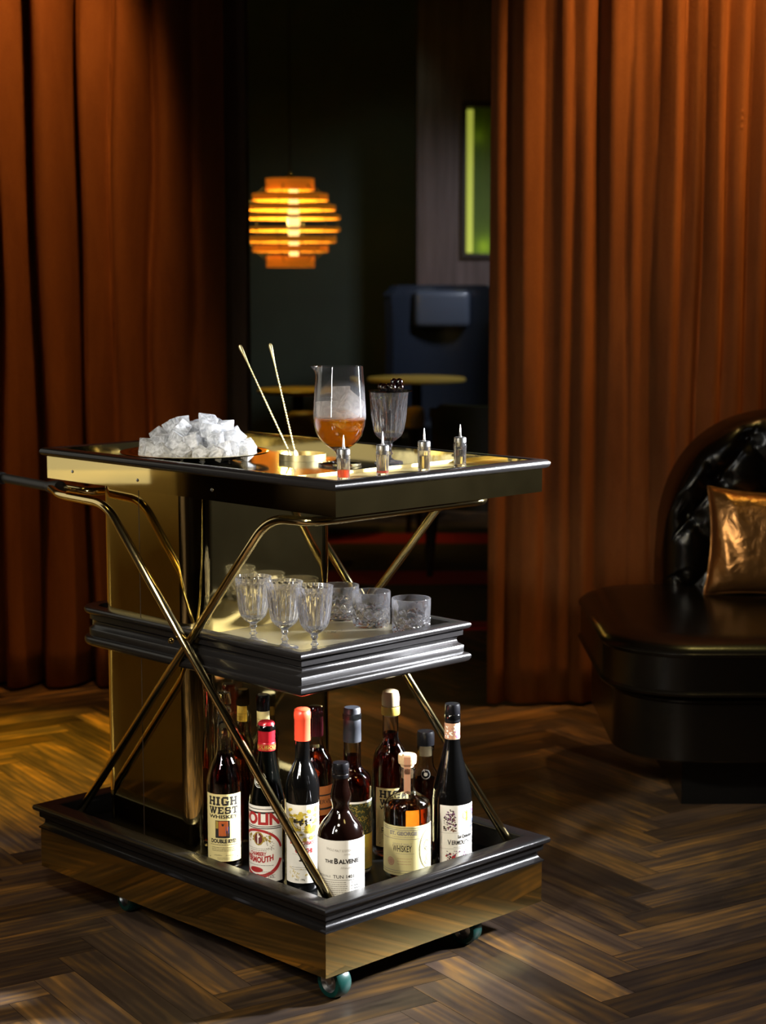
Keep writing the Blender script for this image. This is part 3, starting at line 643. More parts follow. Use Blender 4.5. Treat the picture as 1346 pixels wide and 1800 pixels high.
def med(e, zc, Rz, rx, rz, S, mats, name='medallion'):
    """oval paper seal on a sloping shoulder; Rz(z) gives the glass radius"""
    bm = bmesh.new(); n = 28; c = bm.verts.new((0, zc, 0)); rim = [bm.verts.new((rx*math.cos(2*PI*k/n), zc+rz*math.sin(2*PI*k/n), 0)) for k in range(n)]
    mid = [bm.verts.new((rx*.5*math.cos(2*PI*k/n), zc+rz*.5*math.sin(2*PI*k/n), 0)) for k in range(n)]
    for k in range(n):
        bm.faces.new((c, mid[k], mid[(k+1) % n])); bm.faces.new((mid[k], rim[k], rim[(k+1) % n], mid[(k+1) % n]))
    for s in S:
        if s[0] == 'poly': f = bm.faces.new([bm.verts.new((x, y, .0003)) for x, y in s[1]]); f.material_index = s[2]
        elif s[0] == 'text':
            vs, fs = text_mesh(s[1], s[4], s[6], s[7]); V = [bm.verts.new((s[2]+a, s[3]+b, .0003)) for a, b in vs]
            for q in fs:
                try: f = bm.faces.new([V[k] for k in q]); f.material_index = s[5]
                except ValueError: pass
    for v in bm.verts:
        r = Rz(v.co.y) + .0008 + v.co.z; a = v.co.x/r; v.co = Vector((r*math.sin(a), -r*math.cos(a), v.co.y))
    me = bpy.data.meshes.new(name); bm.to_mesh(me); bm.free()
    for m_ in mats: me.materials.append(m_)
    o = bpy.data.objects.new(name, me); C.objects.link(o); o.parent = e
med(e, .209, lambda z: .0252 - (z-.209)*.195, .0125, .0145, S, [G_DARK, WHITE])
# 3 Cocchi, black wine bottle with scarlet foil
R = .0318
e = bottle('wine_bottle', -.152, 3.405, 0.02, R, [(R, .190), (.0315, .205), (.028, .222), (.020, .240), (.0150, .252), (.0140, .262)], .0138, .346,
           'black wine bottle with scarlet foil capsule and yellow label reading COCCHI', dark=True)
cap(e, [(0, .290), (.0152, .290), (.0152, .330), (.0158, .331), (.0162, .338), (.0158, .344), (.0150, .345), (.0148, .349), (.012, .351), (0, .351)], CAPORG, 'foil_capsule')
z0, z1 = .020, .172; h = z1-z0
S = blob(-.029, z0+h*.50, .058, h*.44, 3, 60, 11, .003, .007) + disc(0, z0+h*.79, .0215, .0155, 0, 30) + ring_shape(0, z0+h*.79, .0215, .0155, .0007, 1, 36) + ring_shape(0, z0+h*.79, .0180, .0120, .0004, 1, 36)
S += blob(-.016, z0+h*.765, .032, h*.05, 1, 26, 12, .0015, .0035) + [('rect', -.005, z0+h*.735, -.002, z0+h*.77, 1), ('rect', .006, z0+h*.735, .009, z0+h*.77, 1)] + lines(-.012, .012, z0+h*.655, 1, .003, 1, .0008, 2) + text('1891', 0, z0+h*.625, .006, 1)
S += script_line(-.024, .024, z0+h*.575, .005, 4, .0005, 8) + tfit('BAROLO CHINATO', -.026, .026, z0+h*.515, .0095, 2, .0003) + lines(-.022, .022, z0+h*.475, 1, .003, 4, .0004, 6) + tfit('COCCHI', -.0145, .019, z0+h*.415, .0125, 2, .0005) + lines(-.02, .02, z0+h*.37, 1, .003, 4, .0005, 7)
S += blob(-.006, z0+h*.27, .012, h*.07, 1, 12, 13) + lines(-.022, .022, z0+h*.20, 2, .004, 4, .0008, 15) + scroll(-.026, z0+h*.06, .05, h*.15, 3, 22, 16, .0008) + text('50cl  19%', -.006, z0+h*.045, .005, 1)
wrap_label(R, z0, z1, .0405, S, [WHITE, INK, RED, YEL, GREY], e)
# 4 Balvenie
R = .0440
e = bottle('whisky_bottle', -.078, 3.312, 0.06, R, [(R, .118), (.0437, .132), (.041, .146), (.034, .160), (.024, .172), (.0165, .183), (.0160, .192), (.0188, .204), (.0185, .214), (.0150, .230), (.0140, .240)], .0140, .262,
           'squat dark whisky bottle with bulging neck and white label reading THE BALVENIE', dark=True, glass=mat('dark_mahogany_bottle', (0.0035, 0.0012, 0.0008), 0.03, 0, coat=1.0))
cap(e, [(0, .244), (.0155, .244), (.0158, .250), (.0150, .251), (.0158, .253), (.0156, .268), (.0145, .2715), (0, .272)], CAPBLK)
z0, z1 = .006, .136; h = z1-z0
S = text('EST. 1892', .034, z0+h*.94, .0045, 4) + tfit('SINGLE MALT SCOTCH WHISKY', -.029, .037, z0+h*.850, .0060, 4, .0000, .06) + script_line(.004, .026, z0+h*.785, .004, 4, .0004, 5)
S += tfit('THE', -.0325, -.0160, z0+h*.690, .0085, 1, .0003) + tfit('B', -.0138, -.0066, z0+h*.700, .0140, 1, .0006) + tfit('ALVENIE', -.0060, .0355, z0+h*.693, .0110, 1, .0005) + script_line(-.002, .032, z0+h*.590, .0045, 4, .0004, 6) + lines(.022, .036, z0+h*.56, 1, .003, 4, .0009, 4)
S += tfit('BATCH No.3', -.050, -.0215, z0+h*.474, .0052, 1) + tfit('TUN 1401', -.0160, .0235, z0+h*.474, .0090, 1, .0001) + [('rect', -.055, z0+h*.425, .055, z0+h*.430, 1), ('rect', .0135, z0+h*.04, .0141, z0+h*.425, 4), ('rect', -.055, z0+h*.08, .055, z0+h*.083, 4)]
S += lines(-.050, .0105, z0+h*.390, 10, .0038, 4, .0011, 21) + lines(.018, .052, z0+h*.39, 1, .003, 4, .0008, 22)
for k in range(7): S += lines(.018, .020, z0+h*(.335-.042*k), 1, .01, 1, .0012, 30+k) + lines(.024, .036, z0+h*(.335-.042*k), 1, .01, 1, .0016, 40+k) + lines(.043, .052, z0+h*(.375-.042*k), 1, .01, 1, .0016, 50+k)
S += script_line(-.045, -.02, z0+h*.105, .004, 1, .0005, 17)
wrap_label(R, z0, z1, .060, S, [WHITE, INK, RED, GOLD, GREY], e)
# 5 St. George whiskey
R = .0458
e = bottle('whiskey_bottle', .047, 3.486, -.02, R, [(R, .118), (.0455, .132), (.043, .146), (.035, .155), (.022, .163), (.0155, .172), (.0145, .182)], .0142, .216,
           'short round amber whiskey bottle with cork stopper and a cream label reading WHISKEY', L_AMB, .140)
cap(e, [(0, .195), (.0115, .195), (.0118, .217), (.0130, .218), (.0132, .222), (.0170, .223), (.0178, .228), (.0178, .238), (.0165, .2405), (0, .241)], CORK, 'cork_stopper')
bm = bmesh.new()
for (xa, xb) in ((-.0065, .0065),):
    pts = [(.2425, 0.0), (.2418, -.016), (.239, -.0183), (.224, -.0183), (.219, -.0145), (.165, -.0160)]
    for a, b in zip(pts[:-1], pts[1:]): quad(bm, (xa, a[1], a[0]), (xb, a[1], a[0]), (xb, b[1], b[0]), (xa, b[1], b[0]))
    for xs in (-.0045, -.0015, .0025):
        for a, b in zip(pts[:-1], pts[1:]): quad(bm, (xs, a[1]-.0003, a[0]+.0002), (xs+.0008, a[1]-.0003, a[0]+.0002), (xs+.0008, b[1]-.0003, b[0]), (xs, b[1]-.0003, b[0]), 1)
finish(bm, 'tax_strip', [PINK, COPPER], e, smooth=False)
z0, z1 = .012, .110; h = z1-z0
S = [('rect', -.068, z0+h*.955, .068, z0+h*.962, 1), ('rect', -.068, z0+h*.915, .068, z0+h*.928, 4), ('rect', -.068, z0+h*.735, .0255, z0+h*.745, 4), ('rect', -.068, z0+h*.090, .068, z0+h*.10, 4), ('rect', -.068, z0+h*.05, .068, z0+h*.057, 1)]
S += tfit('ST. GEORGE', -.036, .0205, z0+h*.850, .0100, 4, .0006) + lines(-.03, .015, z0+h*.775, 1, .003, 4, .0008, 3) + tfit('SINGLE MALT', -.029, .0095, z0+h*.635, .0058, 4, 0) + tfit('WHISKEY', -.0290, .0090, z0+h*.540, .0175, 1, .0003) + lines(-.022, .015, z0+h*.44, 1, .003, 4, .0007, 5)
S += disc(-.034, z0+h*.27, .0085, .0085, 5, 18) + ring_shape(-.034, z0+h*.27, .0062, .0062, .0006, 0, 20) + lines(-.019, .010, z0+h*.34, 3, .0055, 5, .0009, 12)
S += ring_shape(.044, z0+h*.50, .0195, .0375, .0012, 1, 44) + ring_shape(.044, z0+h*.50, .0170, .0345, .0005, 4, 44)
for k in range(22):
    a = k/22*2*PI; S.append(('poly', [(.044+.007*math.cos(a), z0+h*.58+.008*math.sin(a)), (.044+.013*math.cos(a+.12), z0+h*.58+.020*math.sin(a+.12)*.85), (.044+.007*math.cos(a+.16), z0+h*.58+.008*math.sin(a+.16))], 1))
S += disc(.044, z0+h*.57, .0062, .0085, 0, 16) + blob(.039, z0+h*.50, .010, h*.16, 1, 9, 31, .0008, .0018) + ring_shape(.046, z0+h*.33, .005, .006, .001, 1, 16, 0, 5) + ring_shape(.044, z0+h*.24, .006, .005, .001, 1, 16, 2, 7)
wrap_label(R, z0, z1, .066, S, [BUFF, INK, RED, GOLD, GREY, PINK], e)
# 6 La Quintinye vermouth
R = .0398
e = bottle('vermouth_bottle', .136, 3.552, 0.36, R, [(R, .118), (.0396, .135), (.0370, .158), (.030, .186), (.0225, .214), (.0170, .240), (.0150, .256)], .0145, .306,
           'black vermouth bottle with black cap and white botanical label, rightmost in the base tray', dark=True)
cap(e, [(0, .290), (.0155, .290), (.0157, .300), (.0150, .302), (.0155, .304), (.0155, .320), (.0140, .325), (0, .3255)], CAPBLK)
wrap_label(.0148, .256, .288, .042, blob(-.04, .258, .08, .026, [1, 2], 70, 71, .001, .0025), [PINK, PURP, WHITE], e, name='neck_band')
z0, z1 = .008, .130; h = z1-z0
S = blob(-.031, z0+h*.57, .024, h*.30, [1, 5, 6], 90, 41, .0008, .0024) + blob(-.024, z0+h*.75, .014, h*.18, [1, 5], 40, 42, .0008, .002) + [('rect', -.045, z0+h*.545, .045, z0+h*.549, 4), ('rect', -.045, z0+h*.285, .045, z0+h*.289, 4)]
S += [('poly', [(.0135, z0+h*.73), (.015, z0+h*.90), (.0165, z0+h*.94), (.018, z0+h*.90), (.0195, z0+h*.73)], 3)] + ring_shape(.011, z0+h*.83, .0048, .008, .0012, 3, 16, 0, 5) + ring_shape(.022, z0+h*.83, .0048, .008, .0012, 3, 16, -2, 3.1) + [('rect', .0115, z0+h*.77, .0215, z0+h*.785, 3)]
S += lines(.008, .025, z0+h*.69, 3, .004, 4, .0009, 18) + blob(.028, z0+h*.58, .012, h*.36, [5, 7], 50, 45, .001, .0026) + tfit('La Quintinye', -.0035, .034, z0+h*.485, .0090, 1, .0004) + tfit('V', -.024, -.0165, z0+h*.390, .0145, 1, .0002) + tfit('ERMOUTH', -.0155, .0235, z0+h*.385, .0115, 1, .0003) + tfit('ROYAL', .0265, .0385, z0+h*.385, .0115, 1, .0003) + lines(-.012, .03, z0+h*.31, 1, .003, 4, .0007, 20)
S += blob(-.026, z0+h*.03, .022, h*.22, [1, 5, 2], 60, 46, .0006, .0022) + blob(.0, z0+h*.05, .034, h*.20, [5, 4], 40, 47, .0006, .0018) + disc(-.012, z0+h*.13, .004, .006, 2, 12)
wrap_label(R, z0, z1, .040, S, [WHITE, INK, RED, GOLD, GREY, PURP, mat('brown_print', (0.14, 0.07, 0.04), 0.6), BLUE], e)
# 7 second rye bottle, behind
R = .0368
e = bottle('whiskey_bottle', .015, 3.617, .20, R, [(R, .175), (.0363, .192), (.031, .212), (.021, .228), (.0162, .242)], .0155, .306,
           'tall ruby whiskey bottle with pale wooden knob stopper standing behind the short round one', L_RUBY, .252)
cap(e, [(0, .285), (.013, .285), (.0135, .306), (.0175, .307), (.0180, .324), (.0155, .335), (.008, .3385), (0, .339)], PALECORK, 'stopper')
bm = bmesh.new(); lathe(bm, [(.0178, .288), (.0184, .290), (.0184, .303), (.0178, .305)], 32, close=True); finish(bm, 'gold_neck_band', GOLD, e)
hw_label(e, R, .024, .145, .040)
# 8 patterned label bottle
R = .0375
e = bottle('whiskey_bottle', -.060, 3.505, 0.12, R, [(R, .168), (.0373, .182), (.033, .196), (.022, .206), (.0175, .216), (.0172, .235), (.0165, .262)], .0165, .318,
           'ruby whiskey bottle with slate capsule and dark swirling gold label in the middle row', L_RUBY, .235)
cap(e, [(0, .262), (.0178, .262), (.0180, .268), (.0172, .290), (.0175, .2905), (.0172, .310), (.0168, .311), (.0168, .325), (.015, .329), (0, .3295)], CAPSLT, 'foil_capsule')
S = [('rect', -.06, .146, .06, .150, 2)] + scroll(-.045, .088, .09, .056, 1, 130, 51, .0009) + [('rect', -.06, .014, .06, .083, 3)] + lines(-.045, .045, .078, 1, .003, 4, .0008, 6) + text('RARE', .014, .066, .012, 4, .0003, 1.1) + lines(-.045, .045, .055, 9, .0042, 4, .0008, 9)
wrap_label(R, .014, .150, .052, S, [DGRN, GOLD, WHITE, YEL, GREY], e)
# 9 maroon capsule bottle
R = .0350
e = bottle('whiskey_bottle', -.135, 3.617, 0.05, R, [(R, .170), (.0345, .186), (.029, .203), (.019, .218), (.0145, .232)], .0142, .296,
           'dark ruby whiskey bottle with glossy maroon capsule behind the scarlet foil bottle', L_RUBY, .222)
cap(e, [(0, .245), (.0155, .245), (.0157, .262), (.0152, .290), (.0160, .292), (.0160, .300), (.0145, .304), (0, .3045)], mat('maroon_capsule', (0.03, 0.004, 0.006), 0.15, coat=0.8), 'foil_capsule')
wrap_label(R, .089, .148, .045, [('rect', -.05, .128, .05, .131, 1), ('rect', -.05, .100, .05, .104, 1)] + text('RESERVE', .010, .116, .012, 1), [mat('orange_paper', (0.40, 0.13, 0.03), 0.6), INK], e)
# 10 small bottle at the back right
R = .0262
e = bottle('spirit_bottle', .087, 3.692, 0, R, [(R, .130), (.0260, .140), (.0225, .152), (.0185, .160), (.0165, .170)], .0160, .207,
           'small spirit bottle with flat black stopper behind the black vermouth bottle', L_RYE, .135)
cap(e, [(0, .206), (.0178, .206), (.0182, .212), (.0182, .229), (.0165, .2345), (0, .235)], CAPBLK, 'stopper')
cap(e, [(0, .184), (.0128, .184), (.0128, .205), (0, .205)], PALECORK, 'stopper_cork')
med(e, .150, lambda z: .0236 - (z-.150)*.28, .0105, .010, ring_shape(0, .150, .0095, .009, .0007, 1, 20) + disc(0, .150, .004, .004, 1, 8), [G_DARK, GREY], 'wax_seal')
# 11 white-topped bottle behind the Dolin
R = .0290
e = bottle('whiskey_bottle', -.243, 3.665, 0, R, [(R, .168), (.0285, .182), (.022, .204), (.0155, .222), (.0125, .236)], .0122, .300,
           'whiskey bottle with white topped black cap behind the red capped vermouth', L_RYE, .225)
cap(e, [(0, .285), (.0140, .285), (.0142, .299), (.0140, .314), (.0125, .317), (0, .3172)], CAPBLK, 'cap')
wrap_label(.0125, .252, .284, .030, [('rect', -.03, .268, .03, .2686, 1)] + lines(-.02, .02, .262, 3, .003, 1, .0008, 3), [CREAM, INK], e, name='neck_label')
bm = bmesh.new(); lathe(bm, [(0, .3172), (.0105, .3172), (.0105, .3178), (0, .3180)], 24); finish(bm, 'cap_disc', WHITE, e)

# ------------------------------------------------------------ GLASSES
def copy_tree(o, parent=None):
    c = o.copy(); C.objects.link(c); c.parent = parent
    for ch in list(o.children): copy_tree(ch, c)
    return c
def flute(nf, d, z0, z1):
    def f(a, z):
        t = 0 if z < z0 or z > z1 else math.sin(PI*(z-z0)/(z1-z0))**0.4
        return 1 - d*t*abs(math.sin(a*nf/2))**1.5
    return f
def goblet_bm(R, H, stem=.038):
    bm = bmesh.new(); zb = stem
    outer = [(0, 0), (.026, 0), (.0265, .0015), (.024, .003), (.010, .0055), (.0055, .009), (.0048, .013), (.0078, .017), (.0050, .021), (.0042, .026), (.0072, .031), (.0060, .035), (.0085, zb),
             (.017, zb+.006), (.0245, zb+.014), (R*.80, zb+.026), (R*.875, zb+.042), (R*.92, zb+.058), (R*.96, H-.014), (R*.985, H-.006), (R, H-.001)]
    inner = [(R-.0016, H-.001), (R*.94-.0014, H-.016), (R*.885-.003, zb+.056), (R*.84-.003, zb+.042), (R*.76-.003, zb+.028), (.0215, zb+.019), (.013, zb+.012), (0, zb+.010)]
    so = smoothprof(outer[12:], 3)
    md = flute(18, .085, zb+.004, H-.008)
    n0 = 80
    lathe(bm, outer[:12] + so + inner, n0, mod=lambda a, z: md(a, z))
    return bm
e0 = empty('crystal_goblet', (0, 0, 0), 0, 'x', 'glass')
finish(goblet_bm(.0358, .130), 'bowl_and_stem', M_CRYSTAL, e0, angle=24)
gob = [(W(.124, .193, .5972), 'cut crystal stemmed goblet, the one nearest the shelf front corner'),
       (W(.117, .270, .5972), 'cut crystal stemmed goblet, middle of the three on the shelf'),
       (W(.112, .356, .5972), 'cut crystal stemmed goblet on the shelf beside the brass column')]
for i, (p, l) in enumerate(gob):
    o = e0 if i == 0 else copy_tree(e0); o.location = p; o.rotation_euler = (0, 0, .3*i); o['label'] = l; o['group'] = 'stemmed goblets on the middle shelf'
def tumbler_bm(R, H):
    bm = bmesh.new(); rings = []; seg = 96; nz = 40
    zd0, zd1 = .006, H*.52
    def rad(a, z):
        if z < zd0: return R*(.90+.06*z/zd0)
        if z < zd1:
            s = (z-zd0)/(zd1-zd0); k = 12
            p = (a*k/(2*PI) + s*1.6) % 1.0; q = (a*k/(2*PI) - s*1.6) % 1.0
            g = max(0, 1-abs(p-.5)*6) ; h_ = max(0, 1-abs(q-.5)*6)
            return R*(.975 - .085*max(g, h_))
        if z < H*.82:
            s = (z-zd1)/(H*.82-zd1); k = 12; p = abs(((a*k/(2*PI)) % 1.0)-.5)*2
            return R*(.970 - .035*max(0, 1-p*1.6)*(1-s) + .02*s)
        return R*(.99)
    zs = [0] + [H*j/nz for j in range(1, nz+1)]
    prof = []
    rings.append([bm.verts.new((0, 0, .002))])
    for z in zs: rings.append([bm.verts.new((rad(2*PI*k/seg, z)*math.cos(2*PI*k/seg), rad(2*PI*k/seg, z)*math.sin(2*PI*k/seg), z)) for k in range(seg)])
    for (r, z) in ((R*.99-.0006, H+.0008), (R*.99-.0018, H), (R*.93-.002, H*.8), (R*.90-.003, H*.5), (R*.85-.004, H*.22), (R*.6, H*.17)):
        rings.append([bm.verts.new((r*math.cos(2*PI*k/seg), r*math.sin(2*PI*k/seg), z)) for k in range(seg)])
    rings.append([bm.verts.new((0, 0, H*.16))])
    for A, B_ in zip(rings[:-1], rings[1:]):
        for k in range(seg):
            k2 = (k+1) % seg
            if len(A) == 1: bm.faces.new((A[0], B_[k], B_[k2]))
            elif len(B_) == 1: bm.faces.new((A[k], A[k2], B_[0]))
            else: bm.faces.new((A[k], A[k2], B_[k2], B_[k]))
    return bm
t0 = finish(tumbler_bm(.0395, .0700), 'rocks_glass', M_CRYSTAL, None, angle=16)
tum = [(W(.395, .205, .5972), 'diamond cut rocks glass at the right end of the shelf row'),
       (W(.394, .318, .5972), 'diamond cut rocks glass, middle one of the row on the shelf'),
       (W(.400, .417, .5972), 'diamond cut rocks glass standing closest to the brass column')]
for i, (p, l) in enumerate(tum):
    o = t0 if i == 0 else t0.copy()
    if i: C.objects.link(o)
    o.location = p; o.rotation_euler = (0, 0, .4*i); tag(o, l, 'glass', 'rocks glasses on the middle shelf')

# ------------------------------------------------------------ TOP TRAY THINGS
ZT = .930
# mixing glass with drink
px_, py_ = -.0857, 3.650
e = empty('mixing_glass', (px_, py_, ZT+.0002), 0, 'footed mixing glass with pouring lip, holding ice and an orange drink', 'glass')
outer = [(.0425, 0), (.0435, .002), (.041, .0045), (.020, .0075), (.0088, .011), (.0078, .018), (.0090, .026), (.017, .033), (.031, .043), (.0435, .058), (.0500, .076), (.0520, .094), (.0515, .115), (.0496, .150), (.0474, .178), (.0462, .196)]
inner = [(r-.0020, z) for r, z in outer[::-1] if z > .034] + [(.012, .0345), (0, .031)]
so = smoothprof(outer, 4)
def spoutmod(a, z):
    if z < .176: return 1.0
    d = abs((a-PI*1.02+PI) % (2*PI) - PI); t = (z-.176)/.020
    return 1 + .26*t*t*math.exp(-(d/.22)**2)
si = smoothprof(inner, 3)
bm = bmesh.new(); lathe(bm, [(0, .001)] + so + si, 72, mod=spoutmod); finish(bm, 'glass_bowl', M_FOGGED, e, angle=60)
M_DRINK = tinted('orange_drink', (1.0, 0.66, 0.05), 0.0, 1.36)
out_ = M_DRINK.node_tree.nodes['Material Output']; mixn = N(M_DRINK, 'ShaderNodeMixShader'); mixn.inputs[0].default_value = .55
tr = N(M_DRINK, 'ShaderNodeBsdfTranslucent'); tr.inputs[0].default_value = (1.0, .50, .0, 1)
link(M_DRINK, bsdf(M_DRINK).outputs[0], mixn.inputs[1]); link(M_DRINK, tr.outputs[0], mixn.inputs[2]); link(M_DRINK, mixn.outputs[0], out_.inputs[0])
lv = .094; lp = [(0, .0315), (.0095, .0345)] + [(r-.0024, z) for r, z in smoothprof(outer, 4) if .040 < z < lv] + [(.0494, lv), (0, lv)]
bm = bmesh.new(); lathe(bm, lp, 56); finish(bm, 'drink', M_DRINK, e, angle=60)
def cube_bm(s, seed, melt=.18):
    r = random.Random(seed); bm = bmesh.new(); bmesh.ops.create_cube(bm, size=s)
    for v in bm.verts: v.co += Vector((r.uniform(-.12, .12)*s, r.uniform(-.12, .12)*s, r.uniform(-.12, .12)*s))
    bmesh.ops.bevel(bm, geom=bm.edges[:], offset=s*melt*.6, segments=3, affect='EDGES', profile=.6)
    return bm
def rnd_rot(r): return (r.uniform(0, 6), r.uniform(0, 6), r.uniform(0, 6))
rr_ = random.Random(3)
for i, (dx, dy, dz, s, m_) in enumerate(((-.024, -.006, .110, .034, M_ICE2), (.020, -.010, .117, .038, M_ICE2), (.002, .018, .134, .034, M_ICE2), (-.001, -.022, .098, .029, M_ICE2), (-.020, .006, .078, .030, M_ICE3), (.018, -.004, .074, .030, M_ICE3), (.000, .004, .050, .024, M_ICE3))):
    o = finish(cube_bm(s, 60+i, .12), 'ice_cube', m_, None, angle=30); o.location = (px_+dx, py_+dy, ZT+dz); o.rotation_euler = rnd_rot(rr_)
    lab = ('frosted ice cube above the orange drink in the mixing glass, at the left', 'frosted ice cube above the orange drink in the mixing glass, at the right', 'frosted ice cube above the orange drink, topmost at the back of the mixing glass', 'frosted ice cube half under the drink surface, front middle of the mixing glass',
           'ice cube sunk in the orange drink, left half of the mixing glass', 'ice cube sunk in the orange drink, right half of the mixing glass', 'small ice cube sunk deepest in the orange drink near the stem')[i]
    tag(o, lab, 'ice', 'ice cubes above the drink' if i < 4 else 'ice cubes sunk in the drink')
# goblet with cherries
gx, gy = .0116, 3.700
eg = copy_tree(e0); eg.name = 'crystal_goblet'; eg.location = (gx, gy, ZT+.0002); eg.scale = (1.10, 1.10, 1.10); eg['label'] = 'tall cut crystal goblet topped with black cherries on the top tray'
if 'group' in eg: del eg['group']
GH = .130*1.10
bm = bmesh.new(); lathe(bm, [(0, 0), (.043, .0), (.0442, .0008), (.0436, .0018), (0, .0016)], 40)
o = finish(bm, 'glass_lid', M_GLASS, None, loc=(gx+.003, gy, ZT+GH+.0002)); tag(o, 'thin clear glass disc lying on the rim of the tall goblet under the cherries', 'lid')
M_CHERRY = mat('black_cherry', (0.003, 0.0003, 0.0006), 0.08, coat=1.0)
r = random.Random(9); pts = [(-.012, -.008, 0), (.004, -.014, 0), (.019, -.007, 0), (-.004, .004, 0), (.012, .006, 0), (-.018, .006, 0), (.001, .017, 0), (.020, .010, 0), (.007, -.003, 1), (.018, -.001, 1)]
bm = bmesh.new(); bmesh.ops.create_icosphere(bm, subdivisions=3, radius=.0076)
for v in bm.verts:
    d = math.hypot(v.co.x, v.co.y)
    if v.co.z > 0 and d < .0035: v.co.z -= .0022*(1-d/.0035)
ch0 = finish(bm, 'black_cherry', M_CHERRY, None, angle=180)
for i, (dx, dy, l) in enumerate(pts):
    o = ch0 if i == 0 else ch0.copy()
    if i: C.objects.link(o)
    o.location = (gx+dx+.003, gy+dy, ZT+GH+.0020+.0073+l*.0100); o.rotation_euler = rnd_rot(r)
    words = ('left front', 'front middle', 'right front', 'left middle', 'right middle', 'far left back', 'middle back', 'far right back', 'upper left, on top', 'upper right, on top')[i]
    tag(o, 'glossy black cherry on the tall goblet, %s of the heap' % words, 'cherry', 'black cherries on the goblet')
# bitters bottles
def dropper(loc, label, lvl, lm, rot, pourer=True):
    e = empty('dropper_bottle', loc, rot, label, 'bottle', 'small glass dropper bottles along the tray edge')
    bm = bmesh.new(); R = .0122
    md = lambda a, z: (1 - .045*abs(math.sin(a*5))**2) if z < .046 else 1
    lathe(bm, [(0, .001), (R*.92, 0), (R*.96, .002), (R*1.0, .030), (R*1.07, .042), (R, .048), (R-.0014, .048), (R*.86, .030), (R*.84, .006), (0, .005)], 60, mod=md); finish(bm, 'glass_body', M_CRYSTAL, e, angle=30)
    if lm:
        bm = bmesh.new(); lathe(bm, [(0, .0055), (R*.82, .0062), (R*.83, lvl), (0, lvl)], 40); finish(bm, 'liquid', lm, e)
    bm = bmesh.new(); lathe(bm, [(0, .0405), (R*.80, .0405), (R*.80, .0480), (R*.99, .0482), (R*1.0, .050), (R*.99, .0570), (R*.88, .0585), (.0032, .0590), (.0032, .0610), (.0024, .0615), (.0022, .066), (.0009, .083), (.0004, .0836), (0, .0836)], 32); finish(bm, 'steel_dropper_top', M_STEEL, e, angle=40)
    return e
dropper(W(.125, .113, .9315), 'small clear dropper bottle with orange red bitters, leftmost along the tray front', .020, mat('orange_bitters', (1.0, 0.10, 0.03), 0.1, 0, .5), .2)
dropper(W(.229, .117, .9315), 'small dropper bottle with a shallow layer of red bitters, before the goblet', .010, mat('red_bitters', (0.75, 0.01, 0.02), 0.1, 0, .5), .9)
dropper(W(.341, .118, .9315), 'small empty looking dropper bottle, third along the tray front edge', .030, tinted('pale_bitters', (.85, .80, .6), 0, 1.36), .5)
dropper(W(.451, .127, .9315), 'small clear dropper bottle, rightmost along the tray front edge', .034, tinted('clear_bitters', (.93, .93, .9), 0, 1.36), 1.2)
# brass spoon dish
dx_, dy_ = -.1643, 3.760
bm = bmesh.new(); R = .048; lathe(bm, [(0, 0), (R, 0), (R, .0130), (R-.0018, .0130), (R-.0018, .002), (0, .002)], 64)
o = finish(bm, 'brass_dish', M_BRASS_S, None, loc=(dx_, dy_, ZT+.0002), angle=40); tag(o, 'low round brass dish holding two twisted bar spoons', 'dish')
def spoon(base, tip, label):
    base, tip = Vector(base), Vector(tip); d = tip-base; L = d.length
    e = empty('bar_spoon', base, 0, label, 'spoon', 'twisted brass bar spoons in the dish'); e.rotation_euler = d.to_track_quat('Z', 'Y').to_euler()
    bm = bmesh.new(); ns = 150; rings = []
    for i in range(ns+1):
        z = .012 + (L*.80-.012)*i/ns; a0 = i*.42; rings.append([bm.verts.new(((.0021 if k % 2 else .0012)*math.cos(a0+k*PI/3), (.0021 if k % 2 else .0012)*math.sin(a0+k*PI/3), z)) for k in range(6)])
    for A, B_ in zip(rings[:-1], rings[1:]):
        for k in range(6): bm.faces.new((A[k], A[(k+1) % 6], B_[(k+1) % 6], B_[k]))
    finish(bm, 'twisted_stem', M_BRASS_S, e, angle=40)
    bm = bmesh.new(); lathe(bm, [(0, L*.795), (.0016, L*.795), (.0018, L*.84), (.0036, L*.935), (.0042, L*.972), (.0030, L*.993), (0, L)], 20); finish(bm, 'teardrop_end', M_BRASS_S, e)
    bm = bmesh.new(); bmesh.ops.create_uvsphere(bm, u_segments=16, v_segments=10, radius=1)
    for v in bm.verts: v.co = Vector((v.co.x*.0085, v.co.y*.0025, .0095+v.co.z*.010))
    finish(bm, 'spoon_bowl', M_BRASS_S, e)
spoon((-.186, 3.762, .934), (-.2935, 3.79, 1.163), 'brass twisted bar spoon leaning left, the further left of the two')
spoon((-.176, 3.748, .934), (-.2310, 3.79, 1.166), 'brass twisted bar spoon standing steeper, nearer the mixing glass')
